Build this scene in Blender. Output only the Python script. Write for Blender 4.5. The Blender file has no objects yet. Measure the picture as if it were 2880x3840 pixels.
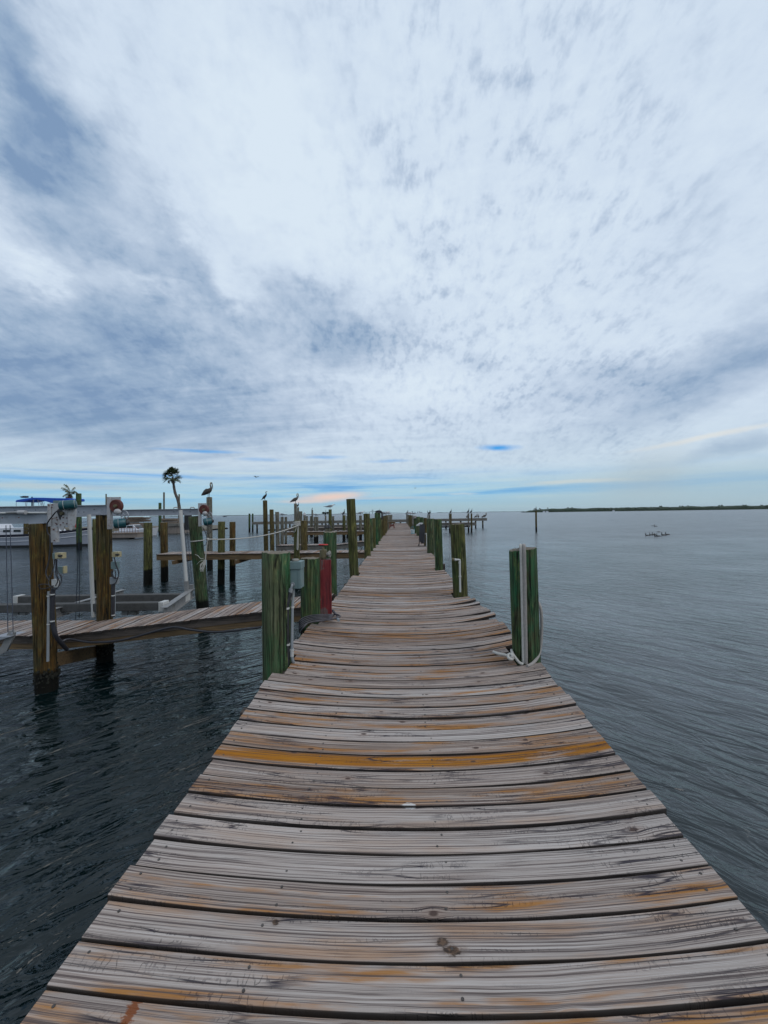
import bpy, math, random
from mathutils import Vector, Matrix, noise

random.seed(7)
sc = bpy.context.scene
COL = sc.collection
R_ = math.radians

# ------------------------------------------------------------------ camera
FPX = 1443.0                                   # focal length in photo pixels (2880 x 3840)
CAM = Vector((0, 0, 1.55))
_yaw, _pit, _rol = R_(2.58), R_(0.2), 0.0145
_r0 = Vector((math.cos(_yaw), math.sin(_yaw), 0))
_f0 = Vector((-math.sin(_yaw), math.cos(_yaw), 0))
FW = (_f0 * math.cos(_pit) + Vector((0, 0, 1)) * math.sin(_pit)).normalized()
_u0 = _r0.cross(FW).normalized()
RT = _r0 * math.cos(_rol) - _u0 * math.sin(_rol)
UP = _r0 * math.sin(_rol) + _u0 * math.cos(_rol)
cam = bpy.data.cameras.new('camera')
cam.sensor_fit = 'VERTICAL'
cam.sensor_height = 36.0
cam.lens = 36.0 * FPX / 3840.0
cam.clip_start, cam.clip_end = 0.05, 60000
camo = bpy.data.objects.new('camera', cam)
COL.objects.link(camo)
camo.matrix_world = Matrix(((RT.x, UP.x, -FW.x, CAM.x), (RT.y, UP.y, -FW.y, CAM.y), (RT.z, UP.z, -FW.z, CAM.z), (0, 0, 0, 1)))
sc.camera = camo


def ray(px, py):
    return FW + RT * ((px - 1440) / FPX) + UP * ((1920 - py) / FPX)


def P(px, py, d):
    """point seen in the photo at (px, py), d metres deep"""
    return CAM + ray(px, py) * d


def PZ(px, py, z):
    r = ray(px, py)
    return CAM + r * ((z - CAM.z) / r.z)


def PK(px, py, d):
    """as P, for the boat lift group, whose depths were first taken against a nearer finger dock"""
    return P(px, py, d * 1.15)


WZ = -1.35                                      # water level (deck is 0)

# ------------------------------------------------------------------ view + sun
sc.view_settings.view_transform = 'Standard'
sc.view_settings.look = 'None'
sc.view_settings.exposure = 0
sc.view_settings.gamma = 1
SUN_AZ, SUN_EL = R_(118), R_(50)
sl = bpy.data.lights.new('sun', 'SUN')
sl.energy = 1.0
sl.angle = R_(40)
sl.color = (1.0, 0.95, 0.88)
so = bpy.data.objects.new('sun', sl)
COL.objects.link(so)
_sd = Vector((math.sin(SUN_AZ) * math.cos(SUN_EL), math.cos(SUN_AZ) * math.cos(SUN_EL), math.sin(SUN_EL)))
so.rotation_euler = _sd.to_track_quat('Z', 'Y').to_euler()
so.location = _sd * 50


def lin(r, g, b):
    f = lambda c: (c / 12.92) if c <= 0.04045 else ((c + 0.055) / 1.055) ** 2.4
    return (f(r / 255), f(g / 255), f(b / 255), 1)


class NT:
    """small helper round a node tree"""
    def __init__(s, nt):
        s.nt = nt
        nt.nodes.clear()

    def n(s, t, **kw):
        nd = s.nt.nodes.new(t)
        for k, v in kw.items():
            setattr(nd, k, v)
        return nd

    def put(s, sock, v):
        if isinstance(v, bpy.types.NodeSocket):
            s.nt.links.new(v, sock)
        elif v is not None:
            if sock.type == 'RGBA' and not hasattr(v, '__len__'):
                v = (v, v, v, 1)
            if sock.type == 'RGBA' and len(v) == 3:
                v = (*v, 1)
            sock.default_value = v

    def m(s, op, a, b=None, c=None, clamp=False):
        nd = s.n('ShaderNodeMath', operation=op, use_clamp=clamp)
        for i, v in enumerate((a, b, c)):
            if v is not None:
                s.put(nd.inputs[i], v)
        return nd.outputs[0]

    def vm(s, op, a, b=None, sc_=None):
        nd = s.n('ShaderNodeVectorMath', operation=op)
        s.put(nd.inputs[0], a)
        if b is not None:
            s.put(nd.inputs[1], b)
        if sc_ is not None:
            s.put(nd.inputs['Scale'], sc_)
        return nd.outputs['Value'] if op in ('LENGTH', 'DOT_PRODUCT', 'DISTANCE') else nd.outputs['Vector']

    def xyz(s, x, y, z=0.0):
        nd = s.n('ShaderNodeCombineXYZ')
        for i, v in enumerate((x, y, z)):
            s.put(nd.inputs[i], v)
        return nd.outputs[0]

    def sep(s, v):
        nd = s.n('ShaderNodeSeparateXYZ')
        s.put(nd.inputs[0], v)
        return nd.outputs

    def noise(s, vec, scale=1.0, detail=4.0, rough=0.55, dist=0.0, dim='3D'):
        nd = s.n('ShaderNodeTexNoise', noise_dimensions=dim)
        s.put(nd.inputs['Vector'], vec)
        s.put(nd.inputs['Scale'], scale)
        s.put(nd.inputs['Detail'], detail)
        s.put(nd.inputs['Roughness'], rough)
        s.put(nd.inputs['Distortion'], dist)
        return nd.outputs[0]

    def mr(s, v, a, b, c=0.0, d=1.0, smooth=False):
        nd = s.n('ShaderNodeMapRange', interpolation_type='SMOOTHSTEP' if smooth else 'LINEAR')
        nd.clamp = True
        for i, q in enumerate((v, a, b, c, d)):
            s.put(nd.inputs[i], q)
        return nd.outputs[0]

    def mix(s, f, a, b, blend='MIX'):
        nd = s.n('ShaderNodeMix', data_type='RGBA', blend_type=blend)
        nd.clamp_factor = True
        s.put(nd.inputs['Factor'], f)
        s.put(nd.inputs[6], a)
        s.put(nd.inputs[7], b)
        return nd.outputs[2]

    def ramp(s, f, stops):
        nd = s.n('ShaderNodeValToRGB')
        el = nd.color_ramp.elements
        while len(el) < len(stops):
            el.new(0.5)
        for e, (p, c) in zip(el, stops):
            e.position = p
            e.color = c if len(c) == 4 else (*c, 1)
        s.put(nd.inputs[0], f)
        return nd.outputs[0]

    def mapping(s, v, loc=(0, 0, 0), rot=(0, 0, 0), scale=(1, 1, 1), kind='POINT'):
        nd = s.n('ShaderNodeMapping', vector_type=kind)
        s.put(nd.inputs['Vector'], v)
        nd.inputs['Location'].default_value = loc
        nd.inputs['Rotation'].default_value = rot
        nd.inputs['Scale'].default_value = scale
        return nd.outputs[0]


# ------------------------------------------------------------------ world: overcast sky by direction
def build_world():
    w = bpy.data.worlds.new('World')
    sc.world = w
    w.use_nodes = True
    t = NT(w.node_tree)
    d = t.n('ShaderNodeTexCoord').outputs['Generated']
    x, y, z = t.sep(d)
    az = t.m('ARCTAN2', x, y)
    el = t.m('ARCSINE', z)
    ae = t.xyz(az, el, 0.0)
    zc = t.m('ADD', t.m('MAXIMUM', z, 0.0), 0.15)
    pl = t.xyz(t.m('DIVIDE', x, zc), t.m('DIVIDE', y, zc), 0.0)      # a flat cloud deck seen from below
    # warped direction for ragged edges
    nw = t.n('ShaderNodeTexNoise', noise_dimensions='3D')
    t.put(nw.inputs['Vector'], t.vm('MULTIPLY', d, (1.0, 1.0, 1.8)))
    nw.inputs['Scale'].default_value = 4.5
    nw.inputs['Detail'].default_value = 7
    nw.inputs['Roughness'].default_value = 0.6
    wv = t.vm('SUBTRACT', nw.outputs['Color'], (0.5, 0.5, 0.5))
    elw = t.mr(el, 0.0, 0.5, 0.05, 1.0)
    aew = t.vm('ADD', ae, t.vm('MULTIPLY', t.vm('SCALE', wv, sc_=0.30), t.xyz(elw, elw, 0.0)))

    def ang(px, py):
        r = ray(px * 2880 / 1659, py * 2880 / 1659).normalized()
        return math.atan2(r.x, r.y), math.asin(r.z)

    def blob(px, py, rx, ry, rot, k, src=None, inner=0.0):
        a, e = ang(px, py)
        s = 2880 / 1659 / FPX
        # local angular size shrinks towards the corners
        ca = math.cos(a) * math.cos(e)
        v = t.mapping(src or aew, (a, e, 0), (0, 0, R_(rot)), (rx * s * max(ca, .5), ry * s * max(ca, .5), 1), 'TEXTURE')
        q = t.mr(t.vm('LENGTH', v), 1.0, inner, 0.0, 1.0, True)
        return t.m('MULTIPLY', q, k)

    dark = None
    for b in [  # displayed-photo position, radii, tilt, strength (darker > 0)
        (20, 130, 150, 330, 12, .50), (120, 330, 250, 130, -52, .42), (300, 500, 330, 140, -42, .42), (40, 430, 170, 120, -20, .22),
        (230, 800, 560, 260, 0, .52), (700, 700, 330, 130, -8, .40), (100, 880, 520, 130, 0, .22), (420, 640, 220, 90, -25, .15),
        (1560, 790, 400, 120, 24, .42), (1300, 870, 420, 110, 6, .28), (770, 400, 60, 34, -20, .17), (930, 535, 80, 36, -10, .17), (60, 250, 190, 220, 0, .26), (150, 470, 330, 110, -28, .30), (280, 700, 480, 140, 0, .26), (250, 880, 800, 120, 0, .55), (150, 800, 500, 200, 0, .3), (80, 300, 240, 330, -10, .18),
        (1040, 770, 90, 36, -10, .16), (1190, 655, 60, 26, -15, .14), (760, 735, 170, 60, 10, .18), (1590, 970, 120, 26, 6, .42),
        (560, 820, 330, 120, 0, .14),
    ]:
        q = blob(*b)
        dark = q if dark is None else t.m('ADD', dark, q)
    lite = None
    for b in [(600, 300, 400, 330, -40, .26), (880, 560, 300, 180, 10, .14), (1180, 560, 260, 230, 20, .12), (60, 570, 110, 50, -25, .42),
              (450, 610, 120, 60, -50, .24), (330, 640, 110, 30, -12, .22), (920, 850, 260, 70, 0, .20), (1200, 900, 260, 40, 3, .12)]:
        q = blob(*b)
        lite = q if lite is None else t.m('ADD', lite, q)
    d3 = t.vm('MULTIPLY', d, (1.0, 1.0, 2.0))
    n_big = t.noise(d3, 3.4, 9, 0.60, 0.25)
    n_bil = t.noise(d3, 9.0, 7, 0.62, 0.3)
    zc2 = t.m('ADD', t.m('MAXIMUM', z, 0.0), 0.34)
    pl2 = t.xyz(t.m('DIVIDE', x, zc2), t.m('DIVIDE', y, zc2), 0.0)
    n_rip = t.noise(t.mapping(pl, rot=(0, 0, R_(8)), scale=(1.6, 6.5, 1)), 1.0, 6, 0.58, 0.2, '2D')
    n_st = t.noise(t.mapping(pl2, rot=(0, 0, R_(-10)), scale=(30, 17, 1)), 1.0, 6, 0.62, 0.1, '2D')       # drawn-out streaks
    n_fl = t.noise(t.vm('MULTIPLY', d, (1.0, 1.0, 1.6)), 24.0, 6, 0.62, 0.1)                                                           # flecks
    rt = t.mr(az, -0.35, 0.1, 0.35, 1.0, True)
    rt2 = t.mr(az, 0.50, 0.72, 1.0, 0.25, True)
    fade = t.mr(el, 0.08, 0.35, 0.35, 1.0)
    dk = t.m('SUBTRACT', 1.0, t.m('EXPONENT', t.m('MULTIPLY', dark, -1.5)))          # soft limit
    s = t.m('ADD', t.m('SUBTRACT', t.m('MULTIPLY', dk, 0.82), lite), 0.22)
    s = t.m('ADD', s, t.m('MULTIPLY', t.m('SUBTRACT', n_big, 0.5), t.m('MULTIPLY', t.m('ADD', fade, 0.1), t.m('ADD', 0.40, t.m('MULTIPLY', dk, 0.35)))))
    stm = t.m('MULTIPLY', t.m('MULTIPLY', rt, rt2), fade)
    s = t.m('ADD', s, t.m('MULTIPLY', t.m('MULTIPLY', t.mr(n_st, 0.44, 0.70, -0.05, 0.34), t.mr(n_bil, 0.38, 0.6, 0.25, 1.0)), stm))
    s = t.m('ADD', s, t.m('MULTIPLY', t.m('SUBTRACT', n_fl, 0.5), t.m('MULTIPLY', t.m('ADD', fade, 0.1), 0.30)))
    s = t.m('ADD', s, t.m('MULTIPLY', t.m('SUBTRACT', n_bil, 0.5), t.m('MULTIPLY', t.m('ADD', fade, 0.1), t.m('ADD', 0.40, t.m('MULTIPLY', dk, 0.45)))))
    s = t.m('ADD', s, t.m('MULTIPLY', t.m('SUBTRACT', n_rip, 0.5), t.m('MULTIPLY', t.mr(az, 0.25, -0.2, 0.15, 0.55), t.mr(el, 0.42, 0.30))))
    col = t.ramp(s, [(0.0, lin(217, 231, 244)), (0.25, lin(206, 221, 238)), (0.5, lin(184, 201, 222)), (0.78, lin(152, 175, 202)), (1.0, lin(126, 153, 187))])
    # lower sky: greener grey layer, then thin blue gaps, then pale horizon
    low = t.mr(el, 0.05, 0.26, 1.0, 0.0, True)
    col = t.mix(t.m('MULTIPLY', low, 0.55), col, t.mix(t.mr(t.m('SUBTRACT', s, t.mr(az, -0.5, 0.5, -0.25, 0.0)), 0.1, 0.85), lin(202, 223, 233), lin(132, 163, 190)))
    sky = t.n('ShaderNodeTexSky', sky_type='NISHITA')
    sky.sun_disc = False
    sky.sun_elevation = SUN_EL
    sky.sun_rotation = SUN_AZ
    blue = t.mix(0.75, t.vm('SCALE', sky.outputs[0], sc_=0.10), lin(60, 152, 226))
    # gaps
    g_n = t.noise(t.xyz(t.m('MULTIPLY', az, 2.6), t.m('MULTIPLY', el, 46.0), 3.1), 1.0, 5, 0.55, 0.25)
    band = t.m('MULTIPLY', t.mr(el, 0.030, 0.058, 0.0, 1.0, True), t.mr(el, 0.070, 0.115, 1.0, 0.0, True))
    azm = t.mr(az, 0.18, 0.45, 1.0, 0.12, True)
    gap = t.m('MULTIPLY', t.m('MULTIPLY', t.mr(g_n, 0.46, 0.68, 0.0, 1.0, True), band), azm)
    aesm = t.vm('ADD', ae, t.vm('MULTIPLY', t.vm('SCALE', wv, sc_=0.16), (1.0, 0.10, 0.0)))
    # pale cyan wash of the lowest few degrees
    wash = t.mr(el, 0.045, 0.125, 1.0, 0.0, True)
    wl = t.mix(t.mr(g_n, 0.35, 0.65), lin(176, 210, 222), lin(84, 180, 234))
    wl = t.mix(t.mr(el, 0.012, 0.05, 1.0, 0.0, True), wl, lin(160, 193, 204))
    wl = t.mix(t.mr(az, 0.10, 0.6, 0.0, 0.75, True), wl, lin(166, 189, 200))
    col = t.mix(t.m('MULTIPLY', wash, 0.85), col, wl)
    col = t.mix(t.m('MULTIPLY', gap, 0.8), col, blue)
    for b in [(1085, 966, 64, 9, -3, .95), (430, 973, 125, 6, 1, .7), (700, 987, 70, 6, 0, .45), (840, 996, 70, 6, 0, .45),
              (300, 1028, 330, 8, 0, .6), (120, 1037, 260, 7, 0, .5), (560, 992, 60, 7, 0, .35)]:
        col = t.mix(blob(*b, src=aesm, inner=0.0), col, lin(50, 156, 232))
    # long white bands and the peach cloud near the horizon
    for b, c in [((440, 1020, 420, 5, 0, .75), lin(196, 216, 226)), ((150, 1024, 260, 4, 0, .5), lin(206, 222, 232)),
                 ((700, 1074, 120, 15, 3, .95), lin(234, 208, 196)), ((640, 1083, 75, 6, 0, .7), lin(222, 206, 200)), ((830, 1077, 190, 5, 0, .5), lin(205, 208, 208)),
                 ((90, 1052, 330, 13, 0, .75), lin(190, 204, 208)), ((1250, 1040, 150, 7, 0, .6), lin(210, 214, 208)), ((1530, 945, 190, 9, 6, .75), lin(224, 226, 224)),
                 ((1400, 1020, 130, 75, 20, .30), lin(172, 182, 186)), ((1000, 1066, 60, 4, 0, .6), lin(206, 218, 220))]:
        col = t.mix(blob(*b, src=aesm, inner=0.1), col, c)
    bg = t.n('ShaderNodeBackground')
    t.put(bg.inputs[0], col)
    bg.inputs[1].default_value = 1.0
    o = t.n('ShaderNodeOutputWorld')
    t.nt.links.new(bg.outputs[0], o.inputs[0])


build_world()

# ------------------------------------------------------------------ materials
MATS = {}


def new_mat(name):
    m = bpy.data.materials.new(name)
    m.use_nodes = True
    t = NT(m.node_tree)
    b = t.n('ShaderNodeBsdfPrincipled')
    o = t.n('ShaderNodeOutputMaterial')
    t.nt.links.new(b.outputs[0], o.inputs[0])
    MATS[name] = m
    return m, t, b


def bump(t, b, h, dist=0.01, strength=1.0):
    nd = t.n('ShaderNodeBump')
    nd.inputs['Strength'].default_value = strength
    nd.inputs['Distance'].default_value = dist
    t.put(nd.inputs['Height'], h)
    t.nt.links.new(nd.outputs[0], b.inputs['Normal'])


def simple(name, col, rough=0.6, metal=0.0, var=0.25, scale=9.0, stain=None, stain_amt=0.0, bmp=0.0, streak=False):
    """a painted / plastic / metal surface with mottling and an optional stain colour"""
    m, t, b = new_mat(name)
    oc = t.n('ShaderNodeTexCoord').outputs['Object']
    v = t.mapping(oc, scale=(1, 1, 0.15) if streak else (1, 1, 1))
    n1 = t.noise(v, scale, 6, 0.6)
    n2 = t.noise(v, scale * 4.1, 4, 0.6)
    c = t.mix(t.mr(n1, 0.3, 0.7), tuple(q * (1 - var) for q in col[:3]), tuple(min(1, q * (1 + var)) for q in col[:3]))
    if stain:
        c = t.mix(t.m('MULTIPLY', t.mr(t.m('ADD', t.m('MULTIPLY', n1, 0.6), t.m('MULTIPLY', n2, 0.4)), 0.52, 0.64), stain_amt), c, stain)
    t.put(b.inputs['Base Color'], c)
    t.put(b.inputs['Roughness'], t.mr(n2, 0.3, 0.7, max(0.02, rough - .1), min(1, rough + .1)))
    b.inputs['Metallic'].default_value = metal
    if bmp:
        bump(t, b, n2, bmp)
    return m


def deck_wood():
    m, t, b = new_mat('deck_wood')
    pc = t.n('ShaderNodeAttribute', attribute_name='pc').outputs['Vector']
    tone = t.n('ShaderNodeAttribute', attribute_name='tone').outputs['Fac']
    ora = t.n('ShaderNodeAttribute', attribute_name='ora').outputs['Fac']
    x, y, r = t.sep(pc)
    # knots: sparse cells, the grain flows round them
    vx = t.m('ADD', x, t.m('MULTIPLY', r, 51.0))
    vy = t.m('ADD', y, t.m('MULTIPLY', r, 31.0))
    vo = t.n('ShaderNodeTexVoronoi', voronoi_dimensions='2D', feature='F1')
    t.put(vo.inputs['Vector'], t.xyz(vx, vy))
    vo.inputs['Scale'].default_value = 3.4
    px_, py_, _ = t.sep(vo.outputs['Position'])
    dx = t.m('SUBTRACT', vx, px_)
    dy = t.m('SUBTRACT', vy, py_)
    has = t.m('GREATER_THAN', t.sep(vo.outputs['Color'])[0], 0.62)
    r2 = t.m('ADD', t.m('MULTIPLY', t.m('MULTIPLY', dx, dx), 0.28), t.m('MULTIPLY', dy, dy))
    g = t.m('MULTIPLY', t.m('EXPONENT', t.m('DIVIDE', r2, t.mr(t.sep(vo.outputs['Color'])[1], 0.0, 1.0, -0.0002, -0.0011))), has)
    yw = t.m('SUBTRACT', y, t.m('MULTIPLY', t.m('MULTIPLY', dy, g), 0.85))
    lowx = t.noise(t.xyz(t.m('MULTIPLY', x, 1.6), t.m('MULTIPLY', r, 77.0)), 1.0, 2, 0.5, 0, '2D')
    yw = t.m('ADD', yw, t.m('MULTIPLY', t.m('SUBTRACT', lowx, 0.5), 0.016))
    gv = lambda sx, sy, sr: t.xyz(t.m('MULTIPLY', x, sx), t.m('MULTIPLY', yw, sy), t.m('MULTIPLY', r, sr))
    n1 = t.noise(gv(0.6, 150.0, 63.0), 1.0, 4, 0.66)
    n2 = t.noise(gv(3.0, 420.0, 91.0), 1.0, 3, 0.7)
    n3 = t.noise(gv(2.2, 9.0, 29.0), 1.0, 4, 0.6)
    nb = t.noise(gv(1.5, 14.0, 45.0), 1.0, 4, 0.6)
    nc = t.noise(gv(0.8, 15.0, 17.0), 1.0, 3, 0.5)
    crm = t.mr(t.noise(gv(1.7, 6.0, 88.0), 1.0, 2, 0.5), 0.41, 0.55)
    crack = t.m('MULTIPLY', t.mr(t.m('ABSOLUTE', t.m('SUBTRACT', nc, 0.5)), 0.003, 0.017, 1.0, 0.0), crm)
    # short cross checks that hang on the cracks
    nx = t.noise(t.xyz(t.m('MULTIPLY', x, 26.0), t.m('MULTIPLY', yw, 14.0), t.m('MULTIPLY', r, 57.0)), 1.0, 2, 0.5)
    near = t.mr(t.m('ABSOLUTE', t.m('SUBTRACT', nc, 0.5)), 0.0, 0.07, 1.0, 0.0)
    chk = t.m('MULTIPLY', t.m('MULTIPLY', t.mr(t.m('ABSOLUTE', t.m('SUBTRACT', nx, 0.5)), 0.004, 0.03, 1.0, 0.0), near), crm)
    crack = t.m('MAXIMUM', crack, t.m('MULTIPLY', chk, 0.75))
    grain = t.m('ADD', t.m('MULTIPLY', n1, 0.7), t.m('MULTIPLY', n2, 0.3))
    c = t.mix(tone, (0.365, 0.328, 0.308), (0.155, 0.098, 0.066))
    c = t.mix(t.m('MULTIPLY', t.mr(n3, 0.42, 0.68), 0.55), c, (0.30, 0.235, 0.205))
    om = t.m('MULTIPLY', t.mr(grain, 0.36, 0.50, 0.5, 1.0), t.m('MULTIPLY', t.mr(t.m('ADD', nb, t.m('MULTIPLY', t.m('SUBTRACT', n1, 0.5), 0.35)), 0.49, 0.64), t.mr(ora, 0.0, 0.4)))
    om = t.m('MAXIMUM', t.m('MULTIPLY', om, 0.85), t.m('MULTIPLY', t.m('MULTIPLY', t.mr(ora, 0.7, 0.9), t.mr(t.m('ABSOLUTE', t.m('SUBTRACT', y, 0.012)), 0.045, 0.062, 1.0, 0.0)), t.mr(nb, 0.34, 0.46)))
    c = t.mix(om, c, t.mix(n3, (0.24, 0.080, 0.006), (0.37, 0.155, 0.006)))
    c = t.mix(t.mr(grain, 0.495, 0.43, 0.0, 0.80), c, (0.050, 0.034, 0.034))
    c = t.mix(t.m('MULTIPLY', t.mr(grain, 0.53, 0.59, 0.0, 0.42), t.m('SUBTRACT', 1.0, om)), c, (0.54, 0.50, 0.48))
    kn = t.m('MULTIPLY', t.mr(t.m('ADD', r2, t.m('MULTIPLY', t.m('SUBTRACT', n2, 0.5), 0.00025)), t.mr(t.sep(vo.outputs['Color'])[1], 0.0, 1.0, -0.00001, 0.00010), t.mr(t.sep(vo.outputs['Color'])[1], 0.0, 1.0, 0.00006, 0.00022), 1.0, 0.0), has)
    c = t.mix(t.m('MULTIPLY', g, 0.35), c, (0.17, 0.10, 0.07))
    c = t.mix(t.m('MULTIPLY', kn, 0.9), c, (0.05, 0.03, 0.025))
    c = t.mix(t.m('MULTIPLY', crack, 0.92), c, (0.025, 0.02, 0.03))
    # marks on single boards: a rust run, a lime splash, one big loose knot with radial checks
    wx, wy, wz = t.sep(t.n('ShaderNodeTexCoord').outputs['Object'])
    jag = t.m('SUBTRACT', t.noise(t.xyz(t.m('MULTIPLY', wx, 40), t.m('MULTIPLY', wy, 110)), 1.0, 3, 0.6, 0, '2D'), 0.5)
    rr_ = t.m('MULTIPLY', t.mr(t.m('ABSOLUTE', t.m('ADD', t.m('ADD', wx, 0.885), t.m('MULTIPLY', jag, 0.04))), 0.012, 0.019, 1.0, 0.0), t.mr(t.m('ABSOLUTE', t.m('SUBTRACT', wy, 1.17)), 0.05, 0.07, 1.0, 0.0))
    c = t.mix(t.m('MULTIPLY', rr_, 0.9), c, (0.17, 0.045, 0.008))

    def spot(cx, cy, rx, ry, soft=0.3):
        e = t.vm('LENGTH', t.xyz(t.m('DIVIDE', t.m('SUBTRACT', wx, cx), rx), t.m('DIVIDE', t.m('SUBTRACT', wy, cy), ry)))
        return t.mr(t.m('ADD', e, t.m('MULTIPLY', jag, 1.1)), 1.0 - soft, 1.0, 1.0, 0.0)
    c = t.mix(t.m('MULTIPLY', spot(0.02, 2.13, 0.045, 0.028), 0.75), c, (0.60, 0.60, 0.60))
    for cx_, cy_, rx_, ry_ in ((0.13, 1.462, 0.026, 0.016), (0.165, 1.435, 0.036, 0.020), (-0.52, 1.50, 0.016, 0.012)):
        c = t.mix(t.m('MULTIPLY', spot(cx_, cy_, rx_ * 1.8, ry_ * 1.5, 0.7), 0.5), c, (0.12, 0.09, 0.075))
        c = t.mix(t.m('MULTIPLY', spot(cx_, cy_, rx_, ry_), 0.9), c, t.mix(t.mr(jag, -.1, .1), (0.025, 0.016, 0.012), (0.11, 0.065, 0.04)))
    # shade inside the gaps, painted into the board sides as near-black
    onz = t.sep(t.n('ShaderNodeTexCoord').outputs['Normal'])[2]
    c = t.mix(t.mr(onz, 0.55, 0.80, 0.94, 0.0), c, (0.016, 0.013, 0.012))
    t.put(b.inputs['Base Color'], c)
    b.inputs['Roughness'].default_value = 0.82
    b.inputs['Specular IOR Level'].default_value = 0.25
    h = t.m('SUBTRACT', t.m('ADD', t.m('MULTIPLY', grain, 0.7), t.m('MULTIPLY', g, 0.3)), t.m('MULTIPLY', crack, 1.0))
    bump(t, b, h, 0.006, 0.9)


def piling_mat(name, c_a, c_b, c_edge, top=(0.22, 0.19, 0.15), orange=0.0, wet=-0.70):
    """tarred / treated round pile: streaks and checks along the grain, end grain on top, black tide band"""
    m, t, b = new_mat(name)
    tc = t.n('ShaderNodeTexCoord')
    oi = t.n('ShaderNodeObjectInfo')
    oc = t.vm('ADD', tc.outputs['Object'], t.vm('SCALE', (7.3, 3.1, 5.7), sc_=oi.outputs['Random']))
    a = t.noise(t.mapping(oc, scale=(62, 62, 1.8)), 1.0, 5, 0.66)
    l = t.noise(t.mapping(oc, scale=(6, 6, 2.4)), 1.0, 6, 0.66)
    s = t.noise(t.mapping(oc, scale=(3.0, 3.0, 1.0)), 1.0, 6, 0.66)
    k = t.noise(t.mapping(oc, scale=(17, 17, 0.7)), 1.0, 4, 0.55)
    crk = t.m('MULTIPLY', t.mr(t.m('ABSOLUTE', t.m('SUBTRACT', k, 0.5)), 0.006, 0.024, 1.0, 0.0), t.mr(l, 0.42, 0.55))
    c = t.mix(t.mr(l, 0.36, 0.64), c_a, c_b)
    c = t.mix(t.mr(s, 0.52, 0.66, 0.0, 0.85), c, c_edge)
    if orange:
        c = t.mix(t.m('MULTIPLY', t.mr(s, 0.40, 0.54), orange), c, (0.120, 0.048, 0.008))
    p1 = t.noise(t.mapping(oc, scale=(9, 9, 3.4)), 1.0, 6, 0.7)
    p2 = t.noise(t.mapping(oc, loc=(3, 1, 9), scale=(4.2, 4.2, 1.8)), 1.0, 6, 0.7)
    c = t.mix(t.mr(p1, 0.54, 0.66, 0.0, 0.7), c, (c_b[0] * 1.5 + .035, c_b[1] * 1.5 + .035, c_b[2] * 1.2 + .008))
    c = t.mix(t.mr(p2, 0.53, 0.64, 0.0, 0.75), c, (0.075, 0.058, 0.028))
    c = t.mix(t.mr(p2, 0.44, 0.34, 0.0, 0.75), c, tuple(q * .45 for q in c_a))
    c = t.mix(t.mr(a, 0.52, 0.42, 0.0, 0.72), c, (0.015, 0.015, 0.010))
    c = t.mix(t.mr(a, 0.56, 0.68, 0.0, 0.30), c, (0.26, 0.25, 0.17))
    c = t.mix(t.m('MULTIPLY', crk, 0.9), c, (0.008, 0.008, 0.007))
    geo = t.n('ShaderNodeNewGeometry')
    wz = t.sep(geo.outputs['Position'])[2]
    tide = t.mr(t.m('ADD', wz, t.m('MULTIPLY', t.m('SUBTRACT', l, 0.5), 0.25)), wet - 0.04, wet + 0.04, 1.0, 0.0)
    c = t.mix(t.m('MULTIPLY', tide, 0.98), c, (0.003, 0.0035, 0.003))
    nz = t.sep(tc.outputs['Normal'])[2]
    ox, oy, oz = t.sep(tc.outputs['Object'])
    rr = t.m('SQRT', t.m('ADD', t.m('MULTIPLY', ox, ox), t.m('MULTIPLY', oy, oy)))
    ring = t.noise(t.xyz(t.m('MULTIPLY', rr, 120), l), 1.0, 2, 0.5, 0, '2D')
    tcol = t.mix(t.mr(ring, 0.4, 0.6), tuple(q * .55 for q in top), top)
    c = t.mix(t.mr(nz, 0.6, 0.8), c, tcol)
    t.put(b.inputs['Base Color'], c)
    b.inputs['Roughness'].default_value = 0.85
    b.inputs['Specular IOR Level'].default_value = 0.2
    bump(t, b, t.m('SUBTRACT', t.m('ADD', t.m('MULTIPLY', a, 0.6), t.m('MULTIPLY', l, 0.4)), t.m('MULTIPLY', crk, 1.2)), 0.012, 0.9)


def beam_wood(name, ca, cb):
    m, t, b = new_mat(name)
    oc = t.n('ShaderNodeTexCoord').outputs['Object']
    a = t.noise(t.mapping(oc, scale=(2.0, 30, 40)), 1.0, 5, 0.6)
    l = t.noise(t.mapping(oc, scale=(1.2, 3, 4)), 1.0, 4, 0.6)
    c = t.mix(t.mr(l, 0.35, 0.65), ca, cb)
    c = t.mix(t.mr(a, 0.52, 0.34, 0.0, 0.7), c, (0.02, 0.017, 0.014))
    t.put(b.inputs['Base Color'], c)
    b.inputs['Roughness'].default_value = 0.85
    bump(t, b, a, 0.006)


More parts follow.
